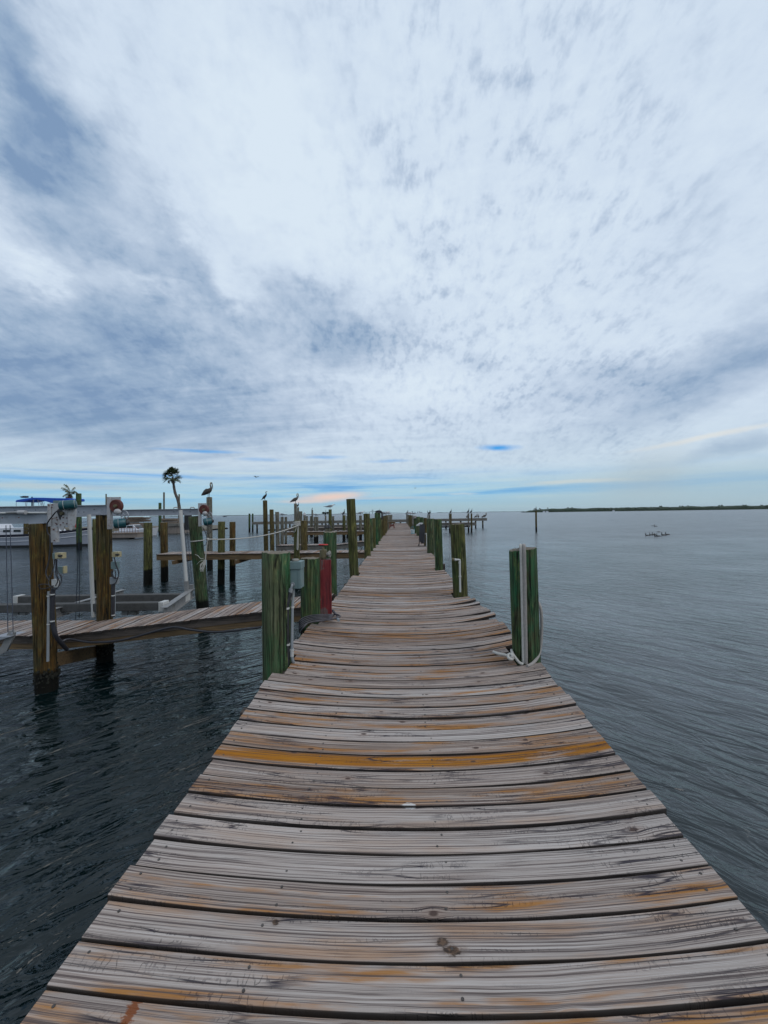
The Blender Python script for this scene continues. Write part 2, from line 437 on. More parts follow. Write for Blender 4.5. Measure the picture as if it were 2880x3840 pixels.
def water_mat():
    m, t, b = new_mat('water')
    pos = t.n('ShaderNodeNewGeometry').outputs['Position']
    px, py, pz = t.sep(pos)
    def crest(deg, su, sv, det, rgh, dist):
        # wavelets with their crests drawn out along a compass direction
        cx, cy = math.sin(R_(deg)), math.cos(R_(deg))
        u = t.m('ADD', t.m('MULTIPLY', px, cx * su), t.m('MULTIPLY', py, cy * su))
        v = t.m('ADD', t.m('MULTIPLY', px, -cy * sv), t.m('MULTIPLY', py, cx * sv))
        return t.noise(t.xyz(u, v, 0.0), 1.0, det, rgh, dist, '2D')
    side = t.mr(px, -2.5, 2.5, 0.0, 1.0, True)
    two = lambda *a: t.m('ADD', t.m('MULTIPLY', crest(52, *a), t.m('SUBTRACT', 1.0, side)), t.m('MULTIPLY', crest(-46, *a), side))
    sw = two(0.35, 1.1, 2, 0.5, 0.3)                               # wavelets about a metre
    md = two(1.7, 4.4, 3, 0.52, 0.55)
    sm = two(6.0, 14.0, 3, 0.55, 0.4)
    patch = t.mr(t.noise(t.mapping(pos, scale=(0.16, 0.30, 1)), 1.0, 3, 0.5), 0.32, 0.66, 0.45, 1.25)
    h = t.m('ADD', t.m('MULTIPLY', sw, 0.150), t.m('MULTIPLY', t.m('ADD', t.m('MULTIPLY', md, 0.125), t.m('MULTIPLY', sm, 0.020)), patch))
    h = t.m('MULTIPLY', h, t.mr(px, 0.0, 4.0, 1.08, 0.60))            # more sheltered on the open right side
    bump(t, b, h, 1.0, 1.0)
    bt = t.noise(t.mapping(pos, scale=(0.35, 0.2, 1)), 1.0, 4, 0.55)
    sand = t.m('MULTIPLY', t.mr(px, 0.5, 5.0, 0.0, 1.0, True), t.mr(bt, 0.35, 0.65, 0.4, 1.0))
    c = t.mix(sand, (0.001, 0.007, 0.008), (0.064, 0.075, 0.084))
    t.put(b.inputs['Base Color'], c)
    t.put(b.inputs['Roughness'], t.mr(py, 5.0, 45.0, 0.05, 0.25))
    b.inputs['IOR'].default_value = 1.42


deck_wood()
piling_mat('piling_green', (0.048, 0.082, 0.036), (0.092, 0.105, 0.058), (0.020, 0.110, 0.044))
piling_mat('piling_deep_green', (0.024, 0.078, 0.036), (0.060, 0.082, 0.030), (0.018, 0.105, 0.046))
piling_mat('piling_olive', (0.068, 0.074, 0.020), (0.100, 0.096, 0.036), (0.042, 0.070, 0.022))
piling_mat('piling_rusty', (0.042, 0.048, 0.018), (0.085, 0.056, 0.017), (0.022, 0.045, 0.020), orange=0.6)
piling_mat('piling_lift', (0.042, 0.048, 0.018), (0.085, 0.056, 0.017), (0.022, 0.045, 0.020), orange=0.6, wet=-1.0)
piling_mat('piling_brown', (0.085, 0.062, 0.018), (0.11, 0.085, 0.032), (0.05, 0.05, 0.025))
piling_mat('piling_grey', (0.13, 0.12, 0.095), (0.19, 0.18, 0.155), (0.085, 0.085, 0.06), top=(0.4, 0.39, 0.37))
beam_wood('beam_brown', (0.10, 0.062, 0.028), (0.16, 0.10, 0.045))
beam_wood('beam_dark', (0.055, 0.042, 0.035), (0.09, 0.070, 0.058))
beam_wood('beam_grey', (0.10, 0.095, 0.085), (0.17, 0.16, 0.145))
water_mat()
simple('aluminium', (0.31, 0.325, 0.36), 0.5, 0.35, 0.18, 3, (0.20, 0.20, 0.21), 0.6)
simple('aluminium_dull', (0.22, 0.22, 0.22), 0.6, 0.2, 0.2, 3, (0.10, 0.09, 0.07), 0.7)
simple('white_panel', (0.34, 0.34, 0.35), 0.5, 0, 0.15, 6, (0.16, 0.11, 0.08), 0.6)
simple('cream_plastic', (0.36, 0.31, 0.18), 0.5, 0, 0.15, 8, (0.2, 0.15, 0.08), 0.5)
simple('teal_paint', (0.006, 0.065, 0.080), 0.4, 0, 0.3, 9, (0.02, 0.03, 0.03), 0.5)
simple('rust_red', (0.085, 0.016, 0.010), 0.65, 0, 0.35, 14, (0.03, 0.01, 0.01), 0.7)
simple('pvc_white', (0.44, 0.44, 0.43), 0.45, 0, 0.06, 4, (0.35, 0.32, 0.26), 0.35)
simple('pvc_grey', (0.21, 0.23, 0.25), 0.5, 0, 0.1, 4, (0.22, 0.22, 0.2), 0.4)
simple('box_grey', (0.125, 0.185, 0.190), 0.5, 0, 0.12, 7, (0.12, 0.13, 0.12), 0.5)
simple('black_rubber', (0.020, 0.020, 0.026), 0.5, 0, 0.3, 10)
simple('hose_rubber', (0.050, 0.046, 0.055), 0.6, 0, 0.3, 10, (0.10, 0.09, 0.09), 0.4)
simple('cable_blue', (0.02, 0.028, 0.05), 0.6, 0, 0.2, 10)
simple('rope_white', (0.42, 0.41, 0.385), 0.9, 0, 0.18, 40, (0.30, 0.28, 0.25), 0.5, 0.004)
simple('rope_grey', (0.27, 0.25, 0.235), 0.9, 0, 0.18, 40, (0.2, 0.18, 0.17), 0.5, 0.004)
simple('red_paint', (0.52, 0.02, 0.02), 0.45, 0, 0.2, 10)
simple('bronze', (0.13, 0.11, 0.06), 0.55, 0.4, 0.3, 20, (0.06, 0.07, 0.05), 0.6)
simple('stone_grey', (0.22, 0.21, 0.19), 0.9, 0, 0.2, 20)
simple('black_plastic', (0.015, 0.015, 0.017), 0.6, 0, 0.3, 10)
simple('bunk_carpet', (0.06, 0.06, 0.06), 0.95, 0, 0.3, 12, (0.05, 0.05, 0.045), 0.6)
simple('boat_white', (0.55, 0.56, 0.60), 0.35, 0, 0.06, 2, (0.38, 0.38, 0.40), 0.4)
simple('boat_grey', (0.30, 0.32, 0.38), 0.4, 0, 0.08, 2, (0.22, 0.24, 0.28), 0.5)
simple('boat_navy', (0.012, 0.012, 0.025), 0.4, 0, 0.2, 3)
simple('boat_black', (0.008, 0.008, 0.009), 0.6, 0, 0.2, 3)
simple('blue_canvas', (0.008, 0.07, 0.42), 0.8, 0, 0.25, 2.5, (0.004, 0.02, 0.10), 0.7)
simple('dark_glass', (0.010, 0.014, 0.018), 0.15, 0, 0.2, 3)
simple('old_timber', (0.17, 0.13, 0.10), 0.9, 0, 0.35, 3, (0.06, 0.05, 0.04), 0.7, 0.01)
simple('barge_side', (0.20, 0.17, 0.15), 0.85, 0, 0.25, 1.2, (0.08, 0.07, 0.06), 0.7, 0.01, True)
simple('rail_rust', (0.14, 0.05, 0.04), 0.8, 0, 0.3, 6)
simple('soil', (0.13, 0.115, 0.09), 0.95, 0, 0.35, 0.8, (0.05, 0.06, 0.03), 0.8, 0.03)
simple('palm_bark', (0.085, 0.070, 0.060), 0.9, 0, 0.3, 6, (0.04, 0.03, 0.03), 0.6, 0.02)
simple('palm_leaf', (0.040, 0.062, 0.022), 0.6, 0, 0.45, 1.5, (0.075, 0.065, 0.03), 0.5)
simple('coconut_leaf', (0.075, 0.090, 0.055), 0.6, 0, 0.4, 1.5, (0.11, 0.08, 0.06), 0.6)
simple('mangrove', (0.010, 0.026, 0.008), 0.9, 0, 0.5, 0.12, (0.006, 0.015, 0.006), 0.8)
simple('far_land', (0.035, 0.055, 0.060), 0.95, 0, 0.3, 0.02)  # bluish cast of distance haze painted into the land colour
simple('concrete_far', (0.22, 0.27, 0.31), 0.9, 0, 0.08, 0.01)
simple('pelican_feather', (0.060, 0.052, 0.045), 0.8, 0, 0.5, 26, (0.14, 0.125, 0.11), 0.6)
simple('pelican_head', (0.42, 0.40, 0.33), 0.8, 0, 0.25, 20, (0.10, 0.08, 0.06), 0.4)
simple('pelican_bill', (0.13, 0.12, 0.10), 0.5, 0, 0.3, 20)
simple('cormorant_feather', (0.012, 0.012, 0.013), 0.55, 0, 0.4, 30)
simple('bird_bill', (0.22, 0.12, 0.03), 0.5, 0, 0.3, 30)
simple('tern_white', (0.60, 0.61, 0.62), 0.8, 0, 0.12, 30)
simple('tern_grey', (0.24, 0.26, 0.28), 0.8, 0, 0.2, 30)
simple('barnacle', (0.016, 0.016, 0.010), 0.95, 0, 0.5, 18, (0.012, 0.012, 0.01), 0.8, 0.03)
simple('bucket_plastic', (0.42, 0.52, 0.55), 0.4, 0, 0.1, 8)
simple('teal_plastic', (0.02, 0.17, 0.20), 0.4, 0, 0.2, 8)
simple('wake_foam', (0.75, 0.78, 0.8), 0.7, 0, 0.1, 1)
simple('screw_steel', (0.07, 0.06, 0.055), 0.5, 0.5, 0.3, 100, (0.25, 0.24, 0.22), 0.5)


def red_post_mat():
    m, t, b = new_mat('red_peeling_paint')
    oc = t.n('ShaderNodeTexCoord').outputs['Object']
    a = t.noise(t.mapping(oc, scale=(45, 45, 3)), 1.0, 5, 0.62)
    l = t.noise(t.mapping(oc, scale=(9, 9, 3)), 1.0, 5, 0.6)
    c = t.mix(t.mr(l, 0.35, 0.65), (0.14, 0.010, 0.016), (0.22, 0.026, 0.024))
    c = t.mix(t.mr(l, 0.49, 0.53), c, (0.120, 0.078, 0.076))
    c = t.mix(t.mr(a, 0.5, 0.36, 0.0, 0.75), c, (0.035, 0.006, 0.010))
    t.put(b.inputs['Base Color'], c)
    b.inputs['Roughness'].default_value = 0.75
    bump(t, b, t.m('ADD', t.m('MULTIPLY', a, 0.7), t.m('MULTIPLY', l, 0.3)), 0.012)


red_post_mat()


# ------------------------------------------------------------------ mesh helpers
def wloc(o):
    v = Vector((0, 0, 0))
    while o:
        v = v + o.location
        o = o.parent
    return v


def tag(o, label=None, cat=None, group=None, kind=None):
    if label:
        o['label'] = label
    if cat:
        o['category'] = cat
    if group:
        o['group'] = group
    if kind:
        o['kind'] = kind
    return o


def empty(name, loc, label=None, cat=None, group=None):
    o = bpy.data.objects.new(name, None)
    o.empty_display_size = 0.2
    o.location = loc
    COL.objects.link(o)
    return tag(o, label, cat, group)


class MB:
    def __init__(s):
        s.v, s.f = [], []

    def add(s, vs, fs):
        k = len(s.v)
        s.v += [Vector(q) for q in vs]
        s.f += [[i + k for i in f] for f in fs]
        return s

    def box(s, c, size, ax=None):
        """box round c; ax = three axis vectors"""
        ax = ax or (Vector((1, 0, 0)), Vector((0, 1, 0)), Vector((0, 0, 1)))
        c = Vector(c)
        h = [q / 2 for q in size]
        vs = [c + ax[0] * (i * h[0]) + ax[1] * (j * h[1]) + ax[2] * (k * h[2]) for i in (-1, 1) for j in (-1, 1) for k in (-1, 1)]
        return s.add(vs, [(0, 1, 3, 2), (4, 6, 7, 5), (0, 4, 5, 1), (2, 3, 7, 6), (0, 2, 6, 4), (1, 5, 7, 3)])

    def beam(s, a, b, w, h, up=Vector((0, 0, 1))):
        a, b = Vector(a), Vector(b)
        d = (b - a)
        L = d.length
        d = d.normalized()
        sd = d.cross(up).normalized()
        u = sd.cross(d).normalized()
        return s.box((a + b) / 2, (L, w, h), (d, sd, u))

    def ibeam(s, a, b, w, h, th=0.012):
        a, b = Vector(a), Vector(b)
        d = (b - a).normalized()
        sd = d.cross(Vector((0, 0, 1))).normalized()
        u = sd.cross(d).normalized()
        s.beam(a + u * (h / 2 - th / 2), b + u * (h / 2 - th / 2), w, th)
        s.beam(a - u * (h / 2 - th / 2), b - u * (h / 2 - th / 2), w, th)
        s.beam(a, b, th, h - 2 * th)
        return s

    def tube(s, pts, r, n=8, cap=True, flat=None):
        """round tube along pts; r a number or one radius per point; flat = (side vector, ratio)"""
        pts = [Vector(p) for p in pts]
        N = len(pts)
        rs = r if hasattr(r, '__len__') else [r] * N
        tn = []
        for i in range(N):
            q = pts[min(i + 1, N - 1)] - pts[max(i - 1, 0)]
            tn.append(q.normalized() if q.length > 1e-9 else Vector((0, 0, 1)))
        if flat:
            sd = Vector(flat[0])
        else:
            sd = tn[0].cross(Vector((0, 0, 1)))
            if sd.length < 1e-3:
                sd = tn[0].cross(Vector((0, 1, 0)))
        vs, fs = [], []
        for i in range(N):
            sd = (sd - tn[i] * sd.dot(tn[i])).normalized()
            u = tn[i].cross(sd).normalized()
            q = rs[i]
            qa, qb = (q if hasattr(q, '__len__') else (q, q))
            for k in range(n):
                a = 2 * math.pi * k / n
                vs.append(pts[i] + sd * (math.cos(a) * qa) + u * (math.sin(a) * qb))
        for i in range(N - 1):
            for k in range(n):
                k2 = (k + 1) % n
                fs.append((i * n + k, i * n + k2, (i + 1) * n + k2, (i + 1) * n + k))
        if cap:
            fs.append(tuple(range(n - 1, -1, -1)))
            fs.append(tuple((N - 1) * n + k for k in range(n)))
        return s.add(vs, fs)

    def cyl(s, a, b, r0, r1=None, n=16):
        return s.tube([a, b], [r0, r0 if r1 is None else r1], n)

    def ellipsoid(s, c, rad, ax=None, nu=10, nv=7):
        ax = ax or (Vector((1, 0, 0)), Vector((0, 1, 0)), Vector((0, 0, 1)))
        c = Vector(c)
        vs = [c - ax[2] * rad[2]]
        for j in range(1, nv):
            p = -math.pi / 2 + math.pi * j / nv
            for i in range(nu):
                a = 2 * math.pi * i / nu
                vs.append(c + ax[0] * (rad[0] * math.cos(p) * math.cos(a)) + ax[1] * (rad[1] * math.cos(p) * math.sin(a)) + ax[2] * (rad[2] * math.sin(p)))
        vs.append(c + ax[2] * rad[2])
        fs = []
        for i in range(nu):
            fs.append((0, 1 + (i + 1) % nu, 1 + i))
        for j in range(nv - 2):
            for i in range(nu):
                a, b_ = 1 + j * nu + i, 1 + j * nu + (i + 1) % nu
                fs.append((a, b_, b_ + nu, a + nu))
        l = len(vs) - 1
        for i in range(nu):
            fs.append((1 + (nv - 2) * nu + i, 1 + (nv - 2) * nu + (i + 1) % nu, l))
        return s.add(vs, fs)

    def prism(s, poly, ext):
        """poly: list of points in one plane; ext: extrusion vector"""
        poly = [Vector(p) for p in poly]
        ext = Vector(ext)
        n = len(poly)
        vs = poly + [p + ext for p in poly]
        fs = [tuple(range(n - 1, -1, -1)), tuple(range(n, 2 * n))]
        for i in range(n):
            j = (i + 1) % n
            fs.append((i, j, n + j, n + i))
        return s.add(vs, fs)

    def torus(s, c, ax, R, r, n=24, m=8):
        ax = Vector(ax).normalized()
        u = ax.cross(Vector((0, 0, 1)))
        if u.length < 1e-3:
            u = Vector((1, 0, 0))
        u.normalize()
        w = ax.cross(u)
        vs, fs = [], []
        for i in range(n):
            a = 2 * math.pi * i / n
            d = u * math.cos(a) + w * math.sin(a)
            for k in range(m):
                q = 2 * math.pi * k / m
                vs.append(Vector(c) + d * (R + r * math.cos(q)) + ax * (r * math.sin(q)))
        for i in range(n):
            for k in range(m):
                fs.append((i * m + k, ((i + 1) % n) * m + k, ((i + 1) % n) * m + (k + 1) % m, i * m + (k + 1) % m))
        return s.add(vs, fs)

    def build(s, name, mat, parent=None, origin=None, smooth=40, bevel=0.0, fix=True):
        if parent is not None:
            o = wloc(parent)
        elif origin is not None:
            o = Vector(origin)
        else:
            zmin = min(v.z for v in s.v)
            o = Vector((sum(v.x for v in s.v) / len(s.v), sum(v.y for v in s.v) / len(s.v), zmin))
        me = bpy.data.meshes.new(name)
        me.from_pydata([v - o for v in s.v], [], s.f)
        if fix:
            import bmesh
            bm = bmesh.new()
            bm.from_mesh(me)
            bmesh.ops.recalc_face_normals(bm, faces=bm.faces)
            bm.to_mesh(me)
            bm.free()
        me.materials.append(MATS[mat])
        if smooth:
            me.polygons.foreach_set('use_smooth', [True] * len(me.polygons))
            me.set_sharp_from_angle(angle=R_(smooth))
        ob = bpy.data.objects.new(name, me)
        COL.objects.link(ob)
        if parent is not None:
            ob.parent = parent
        else:
            ob.location = o
        if bevel:
            md = ob.modifiers.new('bevel', 'BEVEL')
            md.width = bevel
            md.segments = 2
            md.limit_method = 'ANGLE'
        return ob


def build_each(mb, name, mat, parent, **kw):
    """one object per loose piece of mb"""
    par = list(range(len(mb.v)))

    def find(i):
        while par[i] != i:
            par[i] = par[par[i]]
            i = par[i]
        return i
    for f in mb.f:
        for i in f[1:]:
            par[find(i)] = find(f[0])
    isl = {}
    for f in mb.f:
        isl.setdefault(find(f[0]), []).append(f)
    out = []
    for fs in isl.values():
        ids = sorted({i for f in fs for i in f})
        mp = {i: k for k, i in enumerate(ids)}
        m2 = MB().add([mb.v[i] for i in ids], [[mp[i] for i in f] for f in fs])
        out.append(m2.build(name, mat, parent, **kw))
    return out


def smooth_path(pts, k=6):
    """Catmull-Rom through pts"""
    pts = [Vector(p) for p in pts]
    out = []
    for i in range(len(pts) - 1):
        p0, p1, p2, p3 = pts[max(i - 1, 0)], pts[i], pts[i + 1], pts[min(i + 2, len(pts) - 1)]
        for j in range(k):
            t = j / k
            out.append(0.5 * ((2 * p1) + (p2 - p0) * t + (2 * p0 - 5 * p1 + 4 * p2 - p3) * t * t + (3 * p1 - p0 - 3 * p2 + p3) * t ** 3))
    out.append(pts[-1])
    return out


def copy_tree(o, parent=None):
    c = o.copy()
    COL.objects.link(c)
    c.parent = parent
    for ch in list(o.children):
        copy_tree(ch, c)
    return c


# zoom windows used while measuring the photograph (origin and scale)
Z1 = lambda x, y: (x * .33755, 1700 + y * .33755)
Z2 = lambda x, y: (x * .38577, 2100 + y * .38577)
Z3 = lambda x, y: (500 + x * .33755, 1700 + y * .33755)
Z4 = lambda x, y: (500 + x * .33755, 2100 + y * .33755)
Z5 = lambda x, y: (900 + x * .30139, 1800 + y * .30139)
Z7 = lambda x, y: (960 + x * .24407, 2000 + y * .24407)
Z8 = lambda x, y: (1640 + x * .3075, 1880 + y * .3075)
B1_ = lambda x, y: (1080 + x * .28933, 1860 + y * .28933)
B2_ = lambda x, y: (1500 + x * .21700, 1860 + y * .21700)
B3_ = lambda x, y: (x * .19892, 1820 + y * .19892)
B4_ = lambda x, y: (380 + x * .22905, 1900 + y * .22905)
B6_ = lambda x, y: (2350 + x * .15069, 1940 + y * .15069)

# ------------------------------------------------------------------ water
o = MB().add([(-9500, -300, WZ), (9500, -300, WZ), (9500, 9500, WZ), (-9500, 9500, WZ)], [(0, 1, 2, 3)]).build('water', 'water', origin=(0, 0, WZ), smooth=0)
tag(o, kind='structure')

# ------------------------------------------------------------------ pilings
DECK_POSTS = []
PILE = {}


def pile(key, top, low, d, w, mat, label, group, deck=False, seg=18, slant=0.0, name='dock_piling'):
    """round pile seen from pixel `top` to pixel `low` (both on its axis) at depth d, w pixels wide"""
    a, b = P(*top, d), P(*low, d)
    ax = (b - a).normalized()
    bot = a + ax * ((-2.3 - a.z) / ax.z)
    r = w / 2 / FPX * d
    L = (a - bot).length
    axu = -ax
    sx = axu.cross(Vector((0, 1, 0))).normalized()
    sy = axu.cross(sx).normalized()
    rnd = random.Random(key)
    ph = rnd.random() * 50
    near = d < 12
    n = 28 if near else seg
    rings = 22 if near else 8
    mb = MB()
    vs, fs = [], []
    for i in range(rings + 1):
        tt = i / rings
        for k in range(n):
            an = 2 * math.pi * k / n
            q = noise.noise(Vector((math.cos(an) * 1.3 + ph, math.sin(an) * 1.3, tt * L * 1.2)))
            q2 = noise.noise(Vector((math.cos(an) * 4 + ph, math.sin(an) * 4, tt * L * .5)))
            rr = r * (1.05 - 0.06 * tt + 0.05 * q + 0.025 * q2)
            h = L * tt
            if i == rings:
                h += slant * math.cos(an) * r - 0.010 + 0.012 * q2
                rr *= .955
            vs.append(bot + axu * h + sx * (math.cos(an) * rr) + sy * (math.sin(an) * rr))
        if i == rings - 1:                       # a last ring just under the rim
            for k in range(n):
                an = 2 * math.pi * k / n
                v = vs[-n + k]
                vs[-n + k] = v
    # move the second-last ring up close to the top so that the rim stays crisp
    for k in range(n):
        an = 2 * math.pi * k / n
        i0 = (rings - 1) * n + k
        vs[i0] = vs[i0] + axu * (L / rings - 0.022 + slant * math.cos(an) * r)
    for i in range(rings):
        for k in range(n):
            k2 = (k + 1) % n
            fs.append((i * n + k, i * n + k2, (i + 1) * n + k2, (i + 1) * n + k))
    c = len(vs)
    vs.append(bot + axu * (L - 0.004))
    for k in range(n):
        fs.append((rings * n + k, rings * n + (k + 1) % n, c))
    fs.append(tuple(range(n - 1, -1, -1)))
    o = mb.add(vs, fs).build(name, mat, origin=bot, smooth=50)
    tag(o, label, 'piling', group)
    PILE[key] = (a, axu, r, o)
    if deck:
        base = a + ax * (a.z / -ax.z if a.z > 0 else 0)
        DECK_POSTS.append((base.x, base.y, r))
    return o


GL = "pilings along the dock's left edge"
GR = "pilings along the dock's right edge"
pile('L1', (1036, 2066), (1040, 2535), 3.9, 104, 'piling_green', 'big weathered green piling at near left with a grey utility box on its side', GL, True, slant=.05)
pile('L2', (1164, 2090), (1164, 2325), 5.45, 72, 'piling_deep_green', 'short bright green piling just behind the red square post', GL, True)
pile('L3', (1237, 1993), (1238, 2224), 7.6, 50, 'piling_deep_green', 'green piling rising behind the red hand wheel', GL, True)
pile('L4', (1315, 1870), (1328, 2140), 9.9, 34, 'piling_olive', 'tallest mossy piling on the dock\'s left edge, leaning slightly', GL, True)
pile('L5', (1375, 1925), (1378, 2080), 14.3, 24, 'piling_olive', 'green mossy piling next beyond the tallest leaning one', GL, True)
pile('L6', (1389, 1943), (1391, 2065), 16.0, 17, 'piling_green', 'thin dark piling, nearer of a low pair on the left edge', GL, True)
pile('L7', (1401, 1942), (1402, 2057), 17.3, 15, 'piling_olive', 'thin dark piling, farther of a low pair on the left edge', GL, True)
pile('L8', (1411, 1922), (1413, 2044), 19.0, 13, 'piling_deep_green', 'green piling just before the black covered one', GL, True)
pile('L9', (1420, 1922), (1421, 2031), 21.6, 14, 'piling_deep_green', 'green piling wearing a black cover over its top', GL, True)
pile('L10', (1428, 1940), (1428, 2024), 24, 10, 'piling_olive', 'low piling next beyond the black covered one', GL, True)
pile('L11', (1439, 1935), (1439, 2009), 27, 13, 'piling_brown', 'brown piling first in the close far row on the left edge', GL, True)
pile('L12', (1445, 1933), (1445, 2001), 30, 11, 'piling_brown', 'brown piling second in the close far row on the left edge', GL, True)
pile('L13', (1449, 1932), (1449, 1994), 34, 9, 'piling_brown', 'brown piling third in the close far row on the left edge', GL, True)
pile('L14', (1456, 1931), (1456, 1980), 42, 9, 'piling_grey', 'pale piling beside the wooden stand at the far left edge', GL, True)
pile('L15', (1462, 1930), (1462, 1970), 52, 8, 'piling_grey', 'pale piling last but one on the left edge', GL, True)
pile('L16', (1467, 1930), (1467, 1966), 58, 8, 'piling_grey', 'pale piling last on the left edge by the end platform', GL, True)

pile('R1', (1959, 2055), (1976, 2510), 3.9, 98, 'piling_deep_green', 'big dark green piling at near right draped with white rope', GR, True, slant=-.10)
pile('R2', (1715, 1963), (1727, 2233), 7.3, 53, 'piling_olive', 'mossy brown piling carrying a white elbow pipe', GR, True)
pile('R3', (1642, 1946), (1647, 2133), 10.6, 29, 'piling_deep_green', 'bright green piling, nearer of the touching right pair', GR, True)
pile('R4', (1614, 1944), (1616, 2073), 15.0, 28, 'piling_green', 'mossy green piling, farther of the touching right pair', GR, True)
pile('R5', (1595, 1941), (1596, 2050), 18.2, 12, 'piling_brown', 'thin brown piling behind the hose stand', GR, True)
pile('R6', (1581, 1939), (1582, 2022), 23.5, 15, 'piling_deep_green', 'green piling just beyond the hose stand', GR, True)
pile('R7', (1568, 1937), (1569, 2010), 26, 14, 'piling_green', 'green piling beside the rope coiled one', GR, True)
pile('R8', (1556, 1937), (1557, 2000), 29.5, 12, 'piling_deep_green', 'dark green piling with a rope coil hung on top', GR, True)
pile('R9', (1548, 1933), (1549, 1990), 34, 9, 'piling_grey', 'grey piling just beyond the rope coiled one', GR, True)
for i, (px, d, m_) in enumerate([(1543, 38, 'piling_brown'), (1539.5, 42, 'piling_brown'), (1536, 46, 'piling_brown'), (1532.5, 50, 'piling_grey'), (1529, 55, 'piling_grey'), (1526, 60, 'piling_grey')]):
    nm = ['first', 'second', 'third', 'fourth', 'fifth', 'last'][i]
    pile('RF%d' % i, (px, 1932 - i * .5), (px, 1960), d, .26 * FPX / d, m_, nm + ' piling of the close far row on the right edge, counted from the near end', GR, True)

# boat lift pilings round the near finger
GF = 'pilings round the near finger dock'
pile('P1', (151, 1962), (172, 2480), 6.50, 67, 'piling_lift', 'rust stained piling before the near finger with a teal motor on top', GF)
pile('P2', (390, 1930), (393, 2322), 7.80, 50, 'piling_lift', 'rust brown piling behind the near finger with a red pulley on top', GF)
pile('P3', (729, 1936), (761, 2282), 10.35, 43, 'piling_green', 'leaning green and rust piling with a rope tied round it', GF)
pile('P4', (360, 1945), (360, 2230), 14.0, 22, 'piling_olive', 'thin olive piling hidden behind the rusty pulley piling', GF)

G2 = 'pilings of the second finger dock'
pile('F2a', (555, 1959), (555, 2190), 16.4, 29, 'piling_olive', 'olive piling at the outer end of the second finger, front side', G2)
pile('F2b', (615, 1958), (617, 2180), 17.3, 25, 'piling_rusty', 'orange stained piling at the outer end of the second finger, back side', G2)
pile('F2c', (831, 1955), (829, 2188), 16.4, 25, 'piling_olive', 'olive piling on the front of the second finger, beside the rust one', G2)
pile('F2d', (872, 1956), (872, 2176), 17.3, 21, 'piling_rusty', 'rust brown piling at the middle of the second finger, back side', G2)
pile('F2e', (785, 1864), (787, 2134), 20.9, 20, 'piling_grey', 'tall grey piling with the nearest pelican on top', G2)
pile('F2f', (1112, 1951), (1113, 2098), 15.3, 22, 'piling_olive', 'dark olive piling wrapped with white rope at its head', G2)
pile('F2g', (1139, 1951), (1141, 2062), 17.0, 24, 'piling_brown', 'thick yellow brown piling beside the rope wrapped one', G2)

G3 = 'mooring pilings left of the dock'
pile('M1', (994, 1876), (998, 2064), 22.5, 16, 'piling_brown', 'tall brown mooring piling with a cormorant on top', G3)
pile('M2', (1018, 1910), (1021, 2064), 22.0, 15, 'piling_brown', 'brown mooring piling next to the cormorant one', G3)
pile('M3', (1039, 1919), (1042, 2040), 24.0, 14, 'piling_grey', 'grey mooring piling third from the cormorant one', G3)
pile('M4', (1058, 1938), (1058, 2038), 28, 12, 'piling_grey', 'short grey piling at the outer end of the fourth finger', G3)
pile('M5', (1072, 1938), (1072, 2038), 31, 9, 'piling_grey', 'slim grey piling behind the end of the fourth finger', G3)
pile('M6', (1108, 1888), (1109, 1960), 33, 11, 'piling_grey', 'tall grey mooring piling with a pelican on top', G3)
pile('M7', (1118, 1902), (1118, 1960), 40, 7, 'piling_grey', 'slim mooring piling right behind the pelican one', G3)
pile('M8', (1127, 1917), (1127, 1960), 28, 13, 'piling_grey', 'grey piling above the yellow brown one', G3)
pile('M9', (1142, 1930), (1142, 1980), 38, 9, 'piling_grey', 'mooring piling with a white cone cap', G3)
pile('M10', (1151, 1935), (1151, 1985), 42, 8, 'piling_grey', 'grey piling right of the cone capped one', G3)
pile('M11', (1165, 1935), (1165, 1980), 50, 6, 'piling_grey', 'short thin far piling left of the thin tall one', G3)
pile('M12', (1171, 1912), (1171, 1980), 50, 6, 'piling_grey', 'thin tall far piling with a small dark bird', G3)
pile('M13', (1181, 1938), (1182, 2035), 38.7, 10, 'piling_grey', 'pale grey piling, left of a touching pair in open water', G3)
pile('M14', (1190, 1938), (1190, 2035), 39.5, 8, 'piling_grey', 'pale grey piling, right of a touching pair in open water', G3)
pile('M15', (1221, 1934), (1221, 2000), 42, 6, 'piling_grey', 'thin piling under the cormorant drying its wings', G3)
pile('M16', (1238, 1910), (1238, 2000), 32, 12, 'piling_olive', 'thick olive piling with a white tern on top', G3)
pile('M17', (1249, 1935), (1249, 1990), 42, 9, 'piling_grey', 'pale piling just right of the tern piling', G3)
pile('M18', (1290, 1932), (1290, 2027), 41, 12, 'piling_olive', 'piling topped by an upright cormorant left of the tallest mossy one', G3)
pile('M19', (1302, 1935), (1302, 1990), 46, 6, 'piling_grey', 'thin piling half hidden by the tallest mossy one', G3)
pile('M20', (1352, 1933), (1352, 2022), 43, 11, 'piling_grey', 'grey piling standing between the tallest mossy one and its neighbour', G3)
pile('M21', (1223, 1976), (1223, 2010), 25, 11, 'piling_grey', 'short piling under the left black cone cap', G3)
pile('M22', (1234, 1976), (1234, 2010), 25.5, 11, 'piling_grey', 'short piling under the right black cone cap', G3)

